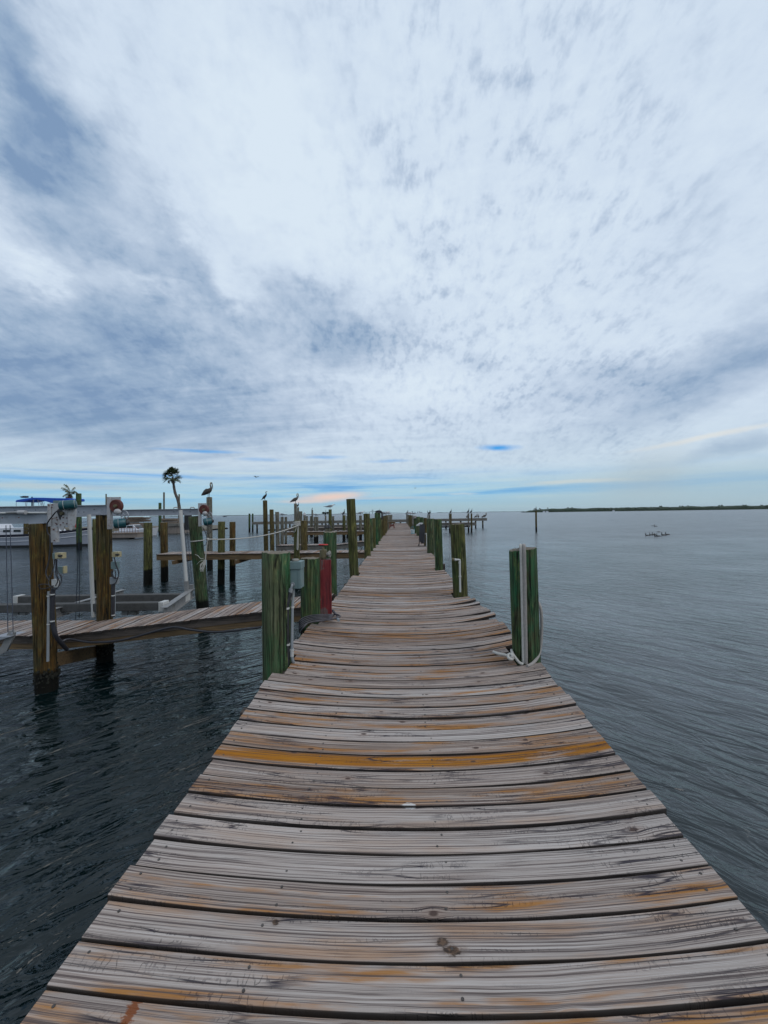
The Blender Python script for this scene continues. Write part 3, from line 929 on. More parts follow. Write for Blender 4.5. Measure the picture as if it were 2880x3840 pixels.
G4 = 'pilings off the right side of the dock'
pile('Q1', (1685.5, 1925), (1686, 1999), 54.5, 5, 'piling_grey', 'pale piling, left of the touching pair on the far right finger', G4)
pile('Q2', (1691, 1926), (1691, 1999), 53.6, 6, 'piling_brown', 'brown piling, right of the touching pair on the far right finger', G4)
pile('Q3', (1756.5, 1925), (1757, 1998), 55, 6, 'piling_grey', 'pale piling near the outer end of the far right finger', G4)
pile('Q4', (1768, 1925), (1768, 1997), 54, 6, 'piling_brown', 'brown piling at the outer end of the far right finger', G4)
pile('Q5', (1605, 1929), (1605, 1960), 58, 5, 'piling_grey', 'left of two thin far pilings with dark birds above the right pair', G4)
pile('Q6', (1611, 1929), (1611, 1960), 58.5, 5, 'piling_grey', 'right of two thin far pilings with dark birds above the right pair', G4)
pile('S1', (2010, 1915), (2011, 1994), 54, 6.5, 'piling_brown', 'lone dark piling standing in open water on the right', G4)

G5 = 'pilings by the boats on the far left'
pile('K1', (295, 1850), (297, 2060), 35, 17, 'piling_deep_green', 'dark green piling in front of the white boat\'s bow', G5)
pile('K2', (98, 1950), (98, 2050), 39, 15, 'piling_brown', 'brown piling against the white boat\'s side', G5)
pile('K3', (615, 1846), (615, 1950), 72, 6, 'piling_grey', 'tallest thin post behind the lift beam', G5)
pile('K4', (600, 1885), (600, 1990), 60, 10, 'piling_deep_green', 'greenish piling beside the small cabin boat\'s bow', G5)
pile('K5', (672, 1853), (672, 1950), 74, 5.5, 'piling_grey', 'thin dark post beside the fan palm trunk', G5)
pile('K6', (398, 1852), (398, 1960), 66, 4.5, 'piling_grey', 'thin pole just left of the red pulley', G5)
pile('T1', (935.5, 1926), (935.5, 1993), 67, 7, 'piling_deep_green', 'green piling, outermost at the end platform\'s left end', G5)
pile('T2', (947.5, 1926), (947.5, 1993), 67, 6, 'piling_deep_green', 'green piling, second at the end platform\'s left end', G5)

# ------------------------------------------------------------------ decking


def plank_mesh(planks, thick, name, parent, mat='deck_wood', extra=None):
    """planks: dicts with pts: list of (centre, half-width vector along width) plus up; writes pc / tone / ora attributes"""
    V, F, PC, TO, OR = [], [], [], [], []
    for pk in planks:
        k0 = len(V)
        prof = [(-1, -1, 0), (-1, -.14, 0), (-.94, 0, 0), (.94, 0, 0), (1, -.14, 0), (1, -1, 0)]
        if pk.get('fine'):
            prof = [(-1, -1, 0), (-1, -.22, 0), (-.975, -.06, 0), (-.92, 0, 0), (-.4, .0, .002), (.4, .0, .002), (.92, 0, 0), (.975, -.06, 0), (1, -.22, 0), (1, -1, 0)]
        n = len(prof)
        for c, hw, along in pk['pts']:
            for (a, b, e) in prof:
                V.append(Vector(c) + hw * a + Vector((0, 0, b * thick + e * pk.get('cup', 0))))
                PC.append((along + pk['off'], a * hw.length, pk['r']))
                TO.append(pk['tone'])
                OR.append(pk['ora'])
        m = len(pk['pts'])
        for i in range(m - 1):
            for k in range(n):
                k2 = (k + 1) % n
                F.append((k0 + i * n + k, k0 + i * n + k2, k0 + (i + 1) * n + k2, k0 + (i + 1) * n + k))
        F.append(tuple(k0 + k for k in range(n - 1, -1, -1)))
        F.append(tuple(k0 + (m - 1) * n + k for k in range(n)))
    o0 = wloc(parent)
    nf = len(F)
    if extra:
        k0 = len(V)
        V += extra.v
        F += [tuple(i + k0 for i in f) for f in extra.f]
        for l_, z_ in ((PC, (0, 0, 0)), (TO, 0), (OR, 0)):
            l_ += [z_] * len(extra.v)
    me = bpy.data.meshes.new(name)
    me.from_pydata([v - o0 for v in V], [], F)
    import bmesh
    bm = bmesh.new()
    bm.from_mesh(me)
    bmesh.ops.recalc_face_normals(bm, faces=bm.faces)
    bm.to_mesh(me)
    bm.free()
    a = me.attributes.new('pc', 'FLOAT_VECTOR', 'POINT')
    a.data.foreach_set('vector', [q for p in PC for q in p])
    a = me.attributes.new('tone', 'FLOAT', 'POINT')
    a.data.foreach_set('value', TO)
    a = me.attributes.new('ora', 'FLOAT', 'POINT')
    a.data.foreach_set('value', OR)
    me.materials.append(MATS[mat])
    if extra:
        me.materials.append(MATS['screw_steel'])
        for pg in me.polygons[nf:]:
            pg.material_index = 1
    me.polygons.foreach_set('use_smooth', [True] * len(me.polygons))
    me.set_sharp_from_angle(angle=R_(50))
    ob = bpy.data.objects.new(name, me)
    COL.objects.link(ob)
    ob.parent = parent
    return ob


def lerp_table(tb, v):
    if v <= tb[0][0]:
        return tb[0][1]
    for (a, p), (b, q) in zip(tb, tb[1:]):
        if v <= b:
            s = (v - a) / (b - a)
            s = s * s * (3 - 2 * s)
            return p + (q - p) * s
    return tb[-1][1]


ZT = [(1.0, 0.015), (2.6, 0.02), (4.2, 0.085), (5.4, 0.06), (7.4, -0.015), (10.5, 0.0), (16, 0.01), (62, 0.0)]
XL = [(1.0, -1.195), (2.0, -1.21), (3.2, -1.245), (6, -1.255), (62, -1.22)]
XR = [(1.0, 1.29), (3.0, 1.32), (5.2, 1.30), (7.2, 1.23), (10.6, 1.14), (40, 1.10), (62, 1.0)]
SAG = [(1.0, 0.085), (4, 0.085), (8, 0.06), (14, 0.03), (60, 0.02)]


def deck_z(x, y):
    s = min(1.3, (x / 1.25) ** 2)
    return lerp_table(ZT, y) - lerp_table(SAG, y) * (1 - s)


DOCK_END = 60.5
dock = empty('main_dock', (0, 0, 0), 'long narrow dock of weathered grey boards running straight out over the water', 'dock')
rd = random.Random(11)
planks = []
y = 1.242 - .149 * 9
k = 0
screws = MB()
while y < DOCK_END:
    pitch = .149 * (1 + rd.uniform(-.03, .03))
    gap = rd.uniform(.007, .017)
    y0, y1 = y + gap / 2, y + pitch - gap / 2
    yc = (y0 + y1) / 2
    xl = lerp_table(XL, yc) + rd.uniform(-.012, .012)
    xr = lerp_table(XR, yc) + rd.uniform(-.014, .014)
    for (bx, by, br) in DECK_POSTS:
        ys = by - .02 * bx
        if ys - br - .02 < y1 and ys + br + .02 > y0:
            if bx > 0:
                xr = min(xr, bx - br - .012)
            else:
                xl = max(xl, bx + br + .012)
    N = 22 if yc < 8 else (10 if yc < 20 else 4)
    curl = rd.uniform(0, .015)
    if 3.6 < yc < 6.8 and rd.random() < .6:
        curl = rd.uniform(.02, .055)
    tilt, lift = rd.uniform(-.012, .012), rd.uniform(-.004, .004)
    wob = rd.random() * 40
    pts = []
    for i in range(N + 1):
        x = xl + (xr - xl) * i / N
        z = deck_z(x, yc) + lift + tilt * x * .3 + curl * max(0, (x - .5) / .75) ** 2 + .003 * noise.noise(Vector((x * 2, wob, 0)))
        yy = yc + .02 * x + .004 * noise.noise(Vector((x * 1.2, wob, 5)))
        hw = (y1 - y0) / 2 * (1 + .035 * noise.noise(Vector((x * 1.6, wob, 9))))
        slope = (lerp_table(ZT, yc + .05) - lerp_table(ZT, yc - .05)) / .1
        pts.append((Vector((x, yy, z)), Vector((0, hw, hw * (slope + tilt))), x))
    tone = min(1, max(0, rd.gauss(.42, .36)))
    ora = rd.choice([0, .05, .1, .25, .4, .5, .6])
    for a_, b_, tt, oo in [(2.42, 2.57, .45, 1.0), (2.57, 2.72, .75, .35), (3.80, 3.95, .55, .55), (3.10, 3.25, .6, .55), (2.95, 3.1, .2, .3), (2.27, 2.42, .45, .1), (2.85, 2.97, .4, .55),
                           (1.30, 1.40, .25, .6), (1.16, 1.28, .4, .6), (1.6, 1.7, .5, .6), (1.45, 1.55, .25, .2), (1.75, 1.85, .15, 0), (1.9, 2.0, .1, .1), (2.05, 2.15, .25, .1)]:
        if a_ <= yc < b_:
            tone, ora = tt, oo
    planks.append(dict(pts=pts, off=rd.uniform(0, 9), r=rd.random(), tone=tone, ora=ora, fine=yc < 12, cup=rd.uniform(-1, 1)))
    if yc < 9:
        for sx in (xl + .07, .17, -.55, xr - .08):
            for sy in (-.032, .034):
                if rd.random() < .92:
                    q = sx + rd.uniform(-.02, .02)
                    yq = yc + sy + .02 * q + rd.uniform(-.008, .008)
                    zq = deck_z(q, yc) + lift + tilt * q * .3 + curl * max(0, (q - .5) / .75) ** 2 + .001
                    screws.cyl((q, yq, zq - .006), (q, yq, zq + .0012), .006, .0055, 8)
    y += pitch
    k += 1
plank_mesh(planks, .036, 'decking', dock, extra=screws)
for sx, off in ((-1, .08), (1, .10), (0, 0)):
    fr = MB()
    for a, b in zip([-.3, 2.2, 4.2, 5.4, 7.4, 10.5, 16, 30], [2.2, 4.2, 5.4, 7.4, 10.5, 16, 30, DOCK_END]):
        xa = (lerp_table(XL, a) + off) if sx < 0 else ((lerp_table(XR, a) - off) if sx > 0 else 0.1)
        xb = (lerp_table(XL, b) + off) if sx < 0 else ((lerp_table(XR, b) - off) if sx > 0 else 0.1)
        za, zb = deck_z(xa, a) - .036 - .125, deck_z(xb, b) - .036 - .125
        fr.beam((xa, a + .001, za), (xb, b - .001, zb), .05, .22)
    fr.build('stringer', 'beam_dark', dock)
cb = MB()
for yq in (3.62, 7.05, 10.2, 14.0, 18.5, 23, 28, 33, 38, 43, 48, 53, 58):
    cb.beam((-1.55, yq, -.43), (1.55, yq, -.43), .09, .24)
build_each(cb, 'cross_beam', 'beam_dark', dock)

# ------------------------------------------------------------------ finger docks
GFD = 'finger docks branching off the long dock'


def finger(X0, X1, Y0, Y1, zf, label, pitch=.14, beam='beam_brown', bh=.2, fine=False, seed=3, cross=(), skew=0.0, beamf=None):
    """walkway along X (X0 outer end, X1 at the dock) with boards laid across it"""
    t = empty('finger_dock', (X1, (Y0 + Y1) / 2, 0), label, 'dock', GFD)
    q = random.Random(seed)
    pk = []
    sg = 1 if X1 > X0 else -1
    n = int(abs(X1 - X0) / pitch)
    for i in range(n):
        x = X0 + sg * pitch * (i + .5)
        e0, e1 = q.uniform(-.015, .015), q.uniform(-.015, .015)
        dy = skew * (X1 - x)
        z = zf(x) + q.uniform(-.004, .004)
        sl = (zf(x + .05) - zf(x - .05)) / .1
        hw = pitch / 2 - q.uniform(.004, .009)
        pts = [(Vector((x, Y0 + dy + e0 + (Y1 - Y0 + e1 - e0) * j / 4, z)), Vector((hw, 0, hw * sl)), j * .25) for j in range(5)]
        pk.append(dict(pts=pts, off=q.uniform(0, 9), r=q.random(), tone=min(1, max(0, q.gauss(.36, .36))), ora=q.choice([0, 0, .15, .4, .6]), fine=fine, cup=0))
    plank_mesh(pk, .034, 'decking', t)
    xs = sorted({X0, X1} | {X0 + (X1 - X0) * i / 12 for i in range(13)})
    for yy, nm, mt in ((Y0 + .06, 'front_beam', beamf or beam), (Y1 - .06, 'back_beam', beam)):
        mb = MB()
        for a, b in zip(xs, xs[1:]):
            mb.beam((a + .001, yy + skew * (X1 - a), zf(a) - .036 - bh / 2), (b - .001, yy + skew * (X1 - b), zf(b) - .036 - bh / 2), .05, bh)
        mb.build(nm, mt, t)
    for cx in cross:
        MB().beam((cx, Y0 - .22, zf(cx) - .036 - bh - .075), (cx, Y1 + .25, zf(cx) - .036 - bh - .075), .09, .15).build('cross_beam', beam, t)
    return t


zA = lambda x: -.525 if x < -6.1 else (-.525 + (x + 6.1) / 4.85 * .545)
fa = finger(-10.5, -1.29, 6.52, 7.50, lambda x: zA(x), 'near finger dock on the left, its boards sloping up to the long dock', .131, 'beam_dark', .115, True, 5, (), 0.0, 'beam_dark')
# lower ledger and cap under the near finger, and the cable clipped along its front
p1 = PILE['P1'][0]
q = MB()
for xa_, xb_ in ((-10.5, -6.1), (-6.1, -4.5), (-4.5, -2.9), (-2.9, -1.3)):
    q.beam((xa_ + .001, 6.59, zA(xa_) - .036 - .168), (xb_ - .001, 6.59, zA(xb_) - .036 - .168), .045, .10)
q.build('ledger', 'beam_brown', fa)
MB().beam(P(*Z2(500, 975), 6.50), P(*Z2(980, 880), 7.95), .11, .22).build('cross_beam', 'beam_brown', fa)
MB().tube(smooth_path([P(*Z2(535, 660), 6.45), P(*Z2(580, 790), 6.60), P(*Z2(680, 770), 6.72), P(*Z2(900, 800), 6.72), P(*Z2(1200, 775), 6.69), P(*Z4(300, 775), 6.66), P(*Z4(470, 745), 6.65), P(*Z4(650, 775), 6.63), P(*Z4(900, 800), 6.62), P(*Z4(1200, 775), 6.60), P(*Z4(1420, 745), 6.59)]), .020, 8).build('electric_cable', 'black_rubber', fa)
flat = lambda z: (lambda x: z)
finger(-10.15, -1.25, 15.45, 16.55, flat(-.01), 'second finger dock on the left, level, with brown side beams', .145, 'beam_brown', .21, False, 6, (-9.3, -6.7, -4.6))
zC = lambda x: -.30 if x < -3.9 else (-.30 + (x + 3.9) / 2.6 * .30)
finger(-7.6, -1.25, 22.9, 23.9, zC, 'third finger dock on the left, low, ramping up to the long dock', .145, 'beam_grey', .24, False, 7, (-6.5, -4.2))
finger(-11.0, -1.25, 35.0, 36.2, flat(-.05), 'fourth finger dock on the left, its outer end at the slim grey pilings', .15, 'beam_brown', .26, False, 8, (-10, -7, -4))
finger(-13.5, -1.25, 43.6, 45.0, flat(.0), 'fifth finger dock on the left, dark edged, two before the end platform', .15, 'beam_dark', .30, False, 9, (-12, -8, -4))
finger(-16.0, -1.25, 55.5, 57, flat(-.05), 'sixth finger dock on the left, just before the end platform', .15, 'beam_grey', .34, False, 10, (-14, -9, -4))
finger(10.6, 1.1, 55.2, 56.8, flat(.05), 'only finger dock on the right, with birds on its pilings', .15, 'beam_grey', .38, False, 12, (9.5, 6.5, 3))

# end platform (T head)
th = empty('end_platform', (0, 66, 0), 'broad grey timber platform across the far end of the dock', 'platform')
Ta, Tb = Vector((-25.3, 64.5, .2)), Vector((15.2, 70.5, .2))
MB().beam(Ta, Tb, 1.6, .46).build('deck_beam', 'beam_grey', th)
q = MB()
for i in range(15):
    c = Ta.lerp(Tb, (i + .3) / 15)
    q.cyl((c.x, c.y - .35, -2.3), (c.x, c.y - .35, -.04), .15, .14, 10)
for f_ in (.885, .935, .985):
    c = Ta.lerp(Tb, f_)
    q.cyl((c.x, c.y - .5, -2.3), (c.x, c.y - .5, -.04), .14, .13, 10)
build_each(q, 'support_post', 'piling_brown', th)
q = MB()
for a, b in ((.05, .30), (.62, .93)):
    q.beam(Ta.lerp(Tb, a) + Vector((0, .3, -1.25)), Ta.lerp(Tb, b) + Vector((0, .3, -1.25)), .3, .26)
build_each(q, 'lower_beam', 'boat_black', th)

# ------------------------------------------------------------------ things on the near left piling
V3 = lambda *a: Vector(a)
bx0 = P(*Z7(515, 440), 3.90)
bx1 = P(*Z7(690, 850), 3.90)
bw, bh_ = bx1.x - bx0.x, bx0.z - bx1.z
ec = V3((bx0.x + bx1.x) / 2, bx0.y, bx1.z)
eb = empty('utility_box', ec, 'grey electrical box with pipes fixed to the big near left piling', 'electrical box')
MB().box(ec + V3(0, .07, bh_ / 2), (bw, .14, bh_)).build('box_body', 'box_grey', eb, bevel=.004)
MB().box(ec + V3(.002, .062, bh_ - .035), (bw + .012, .150, .075)).build('rain_hood', 'box_grey', eb, bevel=.004)
MB().cyl(ec + V3(-.012, .06, bh_ + .003), ec + V3(-.012, .06, bh_ + .024), .040, .036, 20).build('hub_cap', 'stone_grey', eb, bevel=.005)
MB().box(ec + V3(.030, -.0035, bh_ * .42), (.004, .004, bh_ * .75)).build('seam', 'box_grey', eb)
lb = MB()
e0 = P(*Z7(562, 785), 3.885)
lb.tube(smooth_path([e0 + V3(0, .02, 0), e0 + V3(-.002, -.012, -.003), P(*Z7(545, 825), 3.865), P(*Z7(535, 860), 3.865)]), .013, 12)
lb.tube([P(*Z7(537, 850), 3.865), P(*Z7(528, 908), 3.865)], .021, 14)
lb.torus(e0 + V3(0, -.001, 0), V3(0, 1, 0), .018, .005, 18, 6)
lb.build('elbow_fitting', 'pvc_grey', eb)
MB().tube(smooth_path([P(*Z7(527, 900), 3.865), P(*Z7(505, 1000), 3.86), P(*Z7(482, 1080), 3.85), P(*Z7(474, 1160), 3.85), P(*Z7(478, 1500), 3.85), P(*Z7(485, 1800), 3.85), P(*Z7(480, 2030), 3.85)]), .0215, 14).build('flexible_conduit', 'black_rubber', eb)
MB().tube(smooth_path([P(*Z7(575, 845), 3.93), P(*Z7(572, 950), 3.92), P(*Z7(560, 1100), 3.90), P(*Z7(556, 1400), 3.88), P(*Z7(552, 1750), 3.86), P(*Z7(556, 1900), 3.86), P(*Z7(575, 1980), 3.87), P(*Z7(612, 2025), 3.92)]), .015, 14).build('rigid_conduit', 'pvc_grey', eb)
cl = MB()
cl.tube([P(*Z7(552, 1800), 3.86), P(*Z7(553, 1890), 3.86)], .0185, 14)
for (xx, yy, dd, rr) in ((474, 1150, 3.85, .023), (560, 1135, 3.895, .0165), (483, 1705, 3.85, .023), (552, 1790, 3.86, .0195)):
    c = P(*Z7(xx, yy), dd)
    cl.tube([c - V3(0, 0, .009), c + V3(0, 0, .009)], rr + .003, 14)
    cl.box(c + V3(-rr - .012, .01, 0), (.026, .004, .016))
build_each(cl, 'pipe_clamp', 'pvc_white', eb)

# red square post, valve and hose
rt_, rb = P(*Z7(1052, 400), 5.62), P(*Z7(1050, 1250), 5.62)
rp = MB()
hw_ = .096
ax_ = (V3(.985, .17, 0), V3(-.17, .985, 0), V3(0, 0, 1))
n_, vs, fs = 26, [], []
for i in range(n_ + 1):
    z = -2.2 + (rt_.z + 2.2) * i / n_
    for sx, sy in ((-1, -1), (1, -1), (1, 1), (-1, 1)):
        for (u, v) in (((.86, 1), (1, .86)) if sx * sy > 0 else ((1, .86), (.86, 1))):
            j = .006 * noise.noise(V3(sx * 3 + u, sy * 3 + v, z * 5))
            vs.append(V3(rt_.x, rt_.y, z) + ax_[0] * (sx * hw_ * u + j) + ax_[1] * (sy * hw_ * v + j))
for i in range(n_):
    for k in range(8):
        fs.append((i * 8 + k, i * 8 + (k + 1) % 8, (i + 1) * 8 + (k + 1) % 8, (i + 1) * 8 + k))
fs.append(tuple(n_ * 8 + k for k in range(8)))
o = rp.add(vs, fs).build('square_post', 'red_peeling_paint', origin=(rt_.x, rt_.y, -2.2), smooth=30)
tag(o, 'square timber post with peeling dark red paint at the left edge', 'post')
DECK_POSTS.append((rt_.x, rt_.y, hw_))
vt = rt_ + V3(-.015, -.0, .002)
vl = empty('shutoff_valve', vt, 'bronze valve with a red hand wheel on top of the red post', 'valve')
q = MB()
q.cyl(vt, vt + V3(0, 0, .025), .040, .038, 20)
q.cyl(vt + V3(0, 0, .025), vt + V3(0, 0, .135), .055, .055, 24)
q.cyl(vt + V3(0, 0, .135), vt + V3(0, 0, .142), .048, .046, 24)
q.build('valve_body', 'bronze', vl, bevel=.004)
q = MB()
q.cyl(vt + V3(0, 0, .14), vt + V3(0, 0, .175), .022, .015, 14)
q.cyl(vt + V3(0, 0, .175), vt + V3(0, 0, .215), .008, .008, 10)
q.build('stem', 'bronze', vl)
q = MB()
q.torus(vt + V3(0, 0, .212), V3(.02, .1, 1), .062, .009, 28, 8)
for a in range(5):
    an = a * 2 * math.pi / 5
    q.tube([vt + V3(0, 0, .212), vt + V3(.06 * math.cos(an), .06 * math.sin(an), .212)], .006, 6)
q.cyl(vt + V3(0, 0, .203), vt + V3(0, 0, .222), .016, .014, 12)
q.build('hand_wheel', 'red_paint', vl)
q = MB()
q.cyl(vt + V3(.05, 0, .075), vt + V3(.085, -.005, .075), .030, .030, 14)
q.cyl(vt + V3(.083, -.005, .075), vt + V3(.103, -.007, .075), .050, .050, 8)
q.cyl(vt + V3(.103, -.007, .075), vt + V3(.112, -.007, .075), .018, .018, 8)
q.build('outlet_cap', 'stone_grey', vl)

hz = lambda x, y, dz=0: PZ(*Z7(x, y), deck_z(-1.0, 5.2) + .018 + dz)
hs = MB()
hp = lambda x, y, d: P(*Z7(x, y), d)
for i in range(5):
    u = i / 4
    y0 = 1255 + 84 * u                              # strands stacked in front of both posts
    dq = 5.30 - .14 * u
    hs.tube(smooth_path([hp(1150, 1175 + 20 * u, 5.75), hp(1195, 1190 + 25 * u, 5.70), hp(1215, 1225 + 22 * u, 5.58), hp(1190, 1250 + 16 * u, 5.42), hp(1100, y0 - 8, dq + .06), hp(980, y0 - 4, dq), hp(850, y0 + 8 + 12 * u, dq), hp(750, y0 + 34 + 26 * u, dq - .02),
                         hp(688, y0 + 72 + 40 * u, dq - .02), hp(664, y0 + 104 + 50 * u, dq + .04), hp(676, y0 + 128 + 50 * u, dq + .12), hp(720, y0 + 128 + 40 * u, dq + .24)]), .0088, 10)
hs.tube(smooth_path([hp(1180, 1195, 5.6), hp(1205, 1235, 5.45), hp(1262, 1252, 5.36), hp(1292, 1278, 5.28), hp(1250, 1300, 5.2), hp(1150, 1322, 5.14), hp(1000, 1345, 5.10), hp(860, 1362, 5.06), hp(790, 1385, 5.02), hp(735, 1440, 4.98), hp(700, 1495, 5.0), hp(700, 1545, 5.1)]), .0105, 10)
hs.tube(smooth_path([hp(1200, 1215, 5.5), hp(1250, 1270, 5.36), hp(1240, 1300, 5.22), hp(1262, 1325, 5.16)]), .0135, 10)
hb = empty('garden_hose', hz(1000, 1290), 'black rubber hose looped round the foot of the red post', 'hose')
hs.build('hose_loops', 'hose_rubber', hb)
e_ = hp(1258, 1320, 5.17)
MB().cyl(e_, e_ + (hp(1278, 1345, 5.10) - e_).normalized() * .05, .019, .019, 14).build('hose_coupling', 'pvc_grey', hb)

# white rope on the near right piling
rp_ = empty('mooring_rope', P(1976, 2480, 3.75), 'thick white mooring rope draped over the big near right piling', 'rope')


def strand_rope(mb, pts, r, k=5):
    """a rope as a tube of gently lumpy radius"""
    pp = smooth_path(pts, k)
    mb.tube(pp, [r * (1 + .05 * math.sin(i * 1.9)) for i in range(len(pp))], 10)


q = MB()
strand_rope(q, [P(*Z8(1012, 560), 4.05), P(*Z8(1012, 538), 3.93), P(*Z8(1014, 534), 3.82), P(*Z8(1016, 560), 3.755), P(*Z8(1024, 800), 3.755), P(*Z8(1030, 1100), 3.755), P(*Z8(1040, 1500), 3.755), P(*Z8(1046, 1800), 3.755), P(*Z8(1048, 1975), 3.75)], .0125)
q.build('thin_strand', 'rope_white', rp_)
q = MB()
strand_rope(q, [P(*Z8(1050, 565), 4.05), P(*Z8(1050, 545), 3.93), P(*Z8(1052, 538), 3.81), P(*Z8(1056, 565), 3.748), P(*Z8(1062, 800), 3.748), P(*Z8(1066, 1100), 3.748), P(*Z8(1072, 1500), 3.748), P(*Z8(1078, 1800), 3.748), P(*Z8(1080, 1975), 3.745)], .0185)
q.build('thick_strand', 'rope_grey', rp_)
q = MB()
strand_rope(q, [P(*Z8(1095, 2008), 3.66), P(*Z8(1150, 1985), 3.70), P(*Z8(1215, 1915), 3.78), P(*Z8(1255, 1800), 3.86), P(*Z8(1272, 1600), 3.90), P(*Z8(1272, 1420), 3.92), P(*Z8(1258, 1300), 3.95), P(*Z8(1232, 1235), 4.02)], .0155)
q.build('side_loop', 'rope_grey', rp_)
q = MB()
strand_rope(q, [P(*Z8(1040, 1985), 3.72), P(*Z8(1000, 1965), 3.72), P(*Z8(950, 1905), 3.74), P(*Z8(915, 1850), 3.80), P(*Z8(905, 1815), 3.9)], .0135)
kz = lambda x, y, dz=.02: PZ(*Z8(x, y), .10 + dz)
strand_rope(q, [kz(935, 1900), kz(900, 1925, .03), kz(868, 1905, .04), kz(868, 1870, .05), kz(905, 1865, .06), kz(915, 1895, .05), kz(880, 1905, .02), kz(860, 1885, .02), kz(820, 1872), kz(745, 1858), kz(682, 1836)], .0145)
q.build('knotted_tail', 'rope_white', rp_)
rx = MB()
c = P(*Z8(1245, 2055), 3.86)
strand_rope(rx, [c + V3(-.03, 0, 0), c + V3(-.005, -.02, -.004), c + V3(.02, -.01, -.002), c + V3(.025, .03, 0)], .010)
strand_rope(rx, [c + V3(.012, 0, 0), c + V3(.018, .0, -.06), c + V3(.02, 0, -.14)], .006)
rx.build('low_hitch', 'rope_white', rp_)

# white elbow pipe on the second right piling
e0 = P(*Z8(205, 712), 7.12)
pp = empty('water_pipe', P(*Z8(275, 1108), 7.1), 'white plastic pipe with an elbow on the mossy right piling', 'pipe')
MB().tube(smooth_path([P(*Z8(217, 712), 7.12), P(*Z8(255, 712), 7.12), P(*Z8(270, 716), 7.12), P(*Z8(274, 735), 7.12), P(*Z8(276, 900), 7.12), P(*Z8(279, 1106), 7.12)], 4), .018, 12).build('pipe_run', 'pvc_white', pp)
q = MB()
q.tube([P(*Z8(210, 712), 7.12), P(*Z8(232, 712), 7.12)], .023, 12)
q.tube([P(*Z8(273, 735), 7.12), P(*Z8(273, 760), 7.12)], .023, 12)
q.tube([P(*Z8(276, 910), 7.12), P(*Z8(276, 922), 7.12)], .026, 12)
build_each(q, 'pipe_fitting', 'pvc_white', pp)
q = MB()
q.tube([P(*Z8(180, 712), 7.13), P(*Z8(212, 712), 7.12)], .012, 8)
q.ellipsoid(P(*Z8(192, 708), 7.11), (.03, .025, .03))
q.build('tap', 'bronze', pp)

# ------------------------------------------------------------------ boat lifts
# nearest lift: beam on the rust piling, running out of frame to the left
Yb = PILE['P1'][0].y
l1 = empty('boat_lift', V3(PILE['P1'][0].x, Yb, 1.48), 'nearest boat lift: aluminium beam and teal motor on the front rust piling', 'boat lift', 'boat lifts at the near finger')
bz = PILE['P1'][0].z
bl, br_ = PK(*Z1(-900, 722), 5.9), PK(*Z1(528, 718), 5.62)
bl.z = br_.z
MB().ibeam(bl, br_, .125, .178).build('top_beam', 'aluminium', l1)
MB().tube([PK(*Z1(-900, 668), 5.83) * 1, PK(*Z1(525, 660), 5.57)], .016, 10).build('drive_pipe', 'pvc_white', l1)
q = MB()
q.tube([PK(*Z1(75, 662), 5.58), PK(*Z1(205, 656), 5.57)], .022, 10)
q.build('pipe_sleeve', 'aluminium_dull', l1)
q = MB()
q.tube([PK(*Z1(205, 656), 5.57), PK(*Z1(285, 656), 5.57)], .034, 14)
q.build('shaft_bearing', 'white_panel', l1)
# gearbox
D0 = 5.5
q = MB()
a, b = PK(*B3_(890, 345), D0), PK(*B3_(970, 775), D0)
q.box(((a.x + b.x) / 2, a.y + .11, (a.z + b.z) / 2), (b.x - a.x, .22, a.z - b.z))
a, b = PK(*B3_(970, 340), D0), PK(*B3_(1280, 770), D0)
q.box(((a.x + b.x) / 2 + .002, a.y + .02, (a.z + b.z) / 2), (b.x - a.x, .03, a.z - b.z))
q.prism([PK(*B3_(x, y), D0 - .03) for x, y in [(1275, 420), (1430, 420), (1428, 560), (1415, 720), (1390, 800), (1350, 852), (1310, 850), (1285, 790), (1278, 700)]], (0, .018, 0))
q.prism([PK(*B3_(x, y), D0 - .005) for x, y in [(1090, 750), (1215, 750), (1200, 820), (1175, 860), (1140, 845), (1105, 800)]], (0, .018, 0))
a, b = PK(*B3_(950, 780), D0), PK(*B3_(1068, 1075), D0)
q.box(((a.x + b.x) / 2, a.y + .03, (a.z + b.z) / 2), (b.x - a.x, .06, a.z - b.z))
q.build('gear_case', 'white_panel', l1, bevel=.003)
q = MB()
for x, y in [(915, 372), (990, 368), (980, 415), (1070, 600), (1060, 715), (1195, 705), (1265, 615), (1262, 725), (1075, 735), (995, 632), (1195, 610), (1085, 650), (1145, 745), (1015, 835), (1028, 1038), (50, 615), (360, 608), (1345, 840)]:
    c = PK(*B3_(x, y), D0 - .008 if x > 880 else 5.55)
    q.cyl(c, c + V3(0, -.012, 0), .009, .009, 6)
q.build('bolts', 'rust_red', l1)
q = MB()
q.prism([PK(*B3_(x, y), D0 - .004) for x, y in [(1070, 470), (1110, 440), (1180, 470), (1200, 530), (1160, 590), (1135, 660), (1120, 640), (1100, 580), (1078, 520)]], (0, .006, 0))
q.build('grease_mark', 'black_plastic', l1)
q = MB()
c = PK(*B3_(1180, 528), D0 - .01)
q.cyl(c, c + V3(0, -.03, 0), .028, .028, 16)
q.torus(c + V3(0, -.03, 0), V3(0, 1, 0), .022, .005, 16, 6)
q.build('output_shaft', 'bronze', l1)
q = MB()
a, b = PK(*B3_(1130, 385), D0 - .10), PK(*B3_(1425, 355), D0 - .02)
q.tube([a + (a - b).normalized() * .012, a, a.lerp(b, .08), a.lerp(b, .92), b, b + (b - a).normalized() * .012], [.058, .074, .078, .078, .074, .058], 24)
mo = q.build('motor', 'teal_paint', l1)
q = MB()
q.tube([a.lerp(b, .26), a.lerp(b, .285)], .081, 24)
q.tube([a.lerp(b, .98), a.lerp(b, 1.0)], .077, 24)
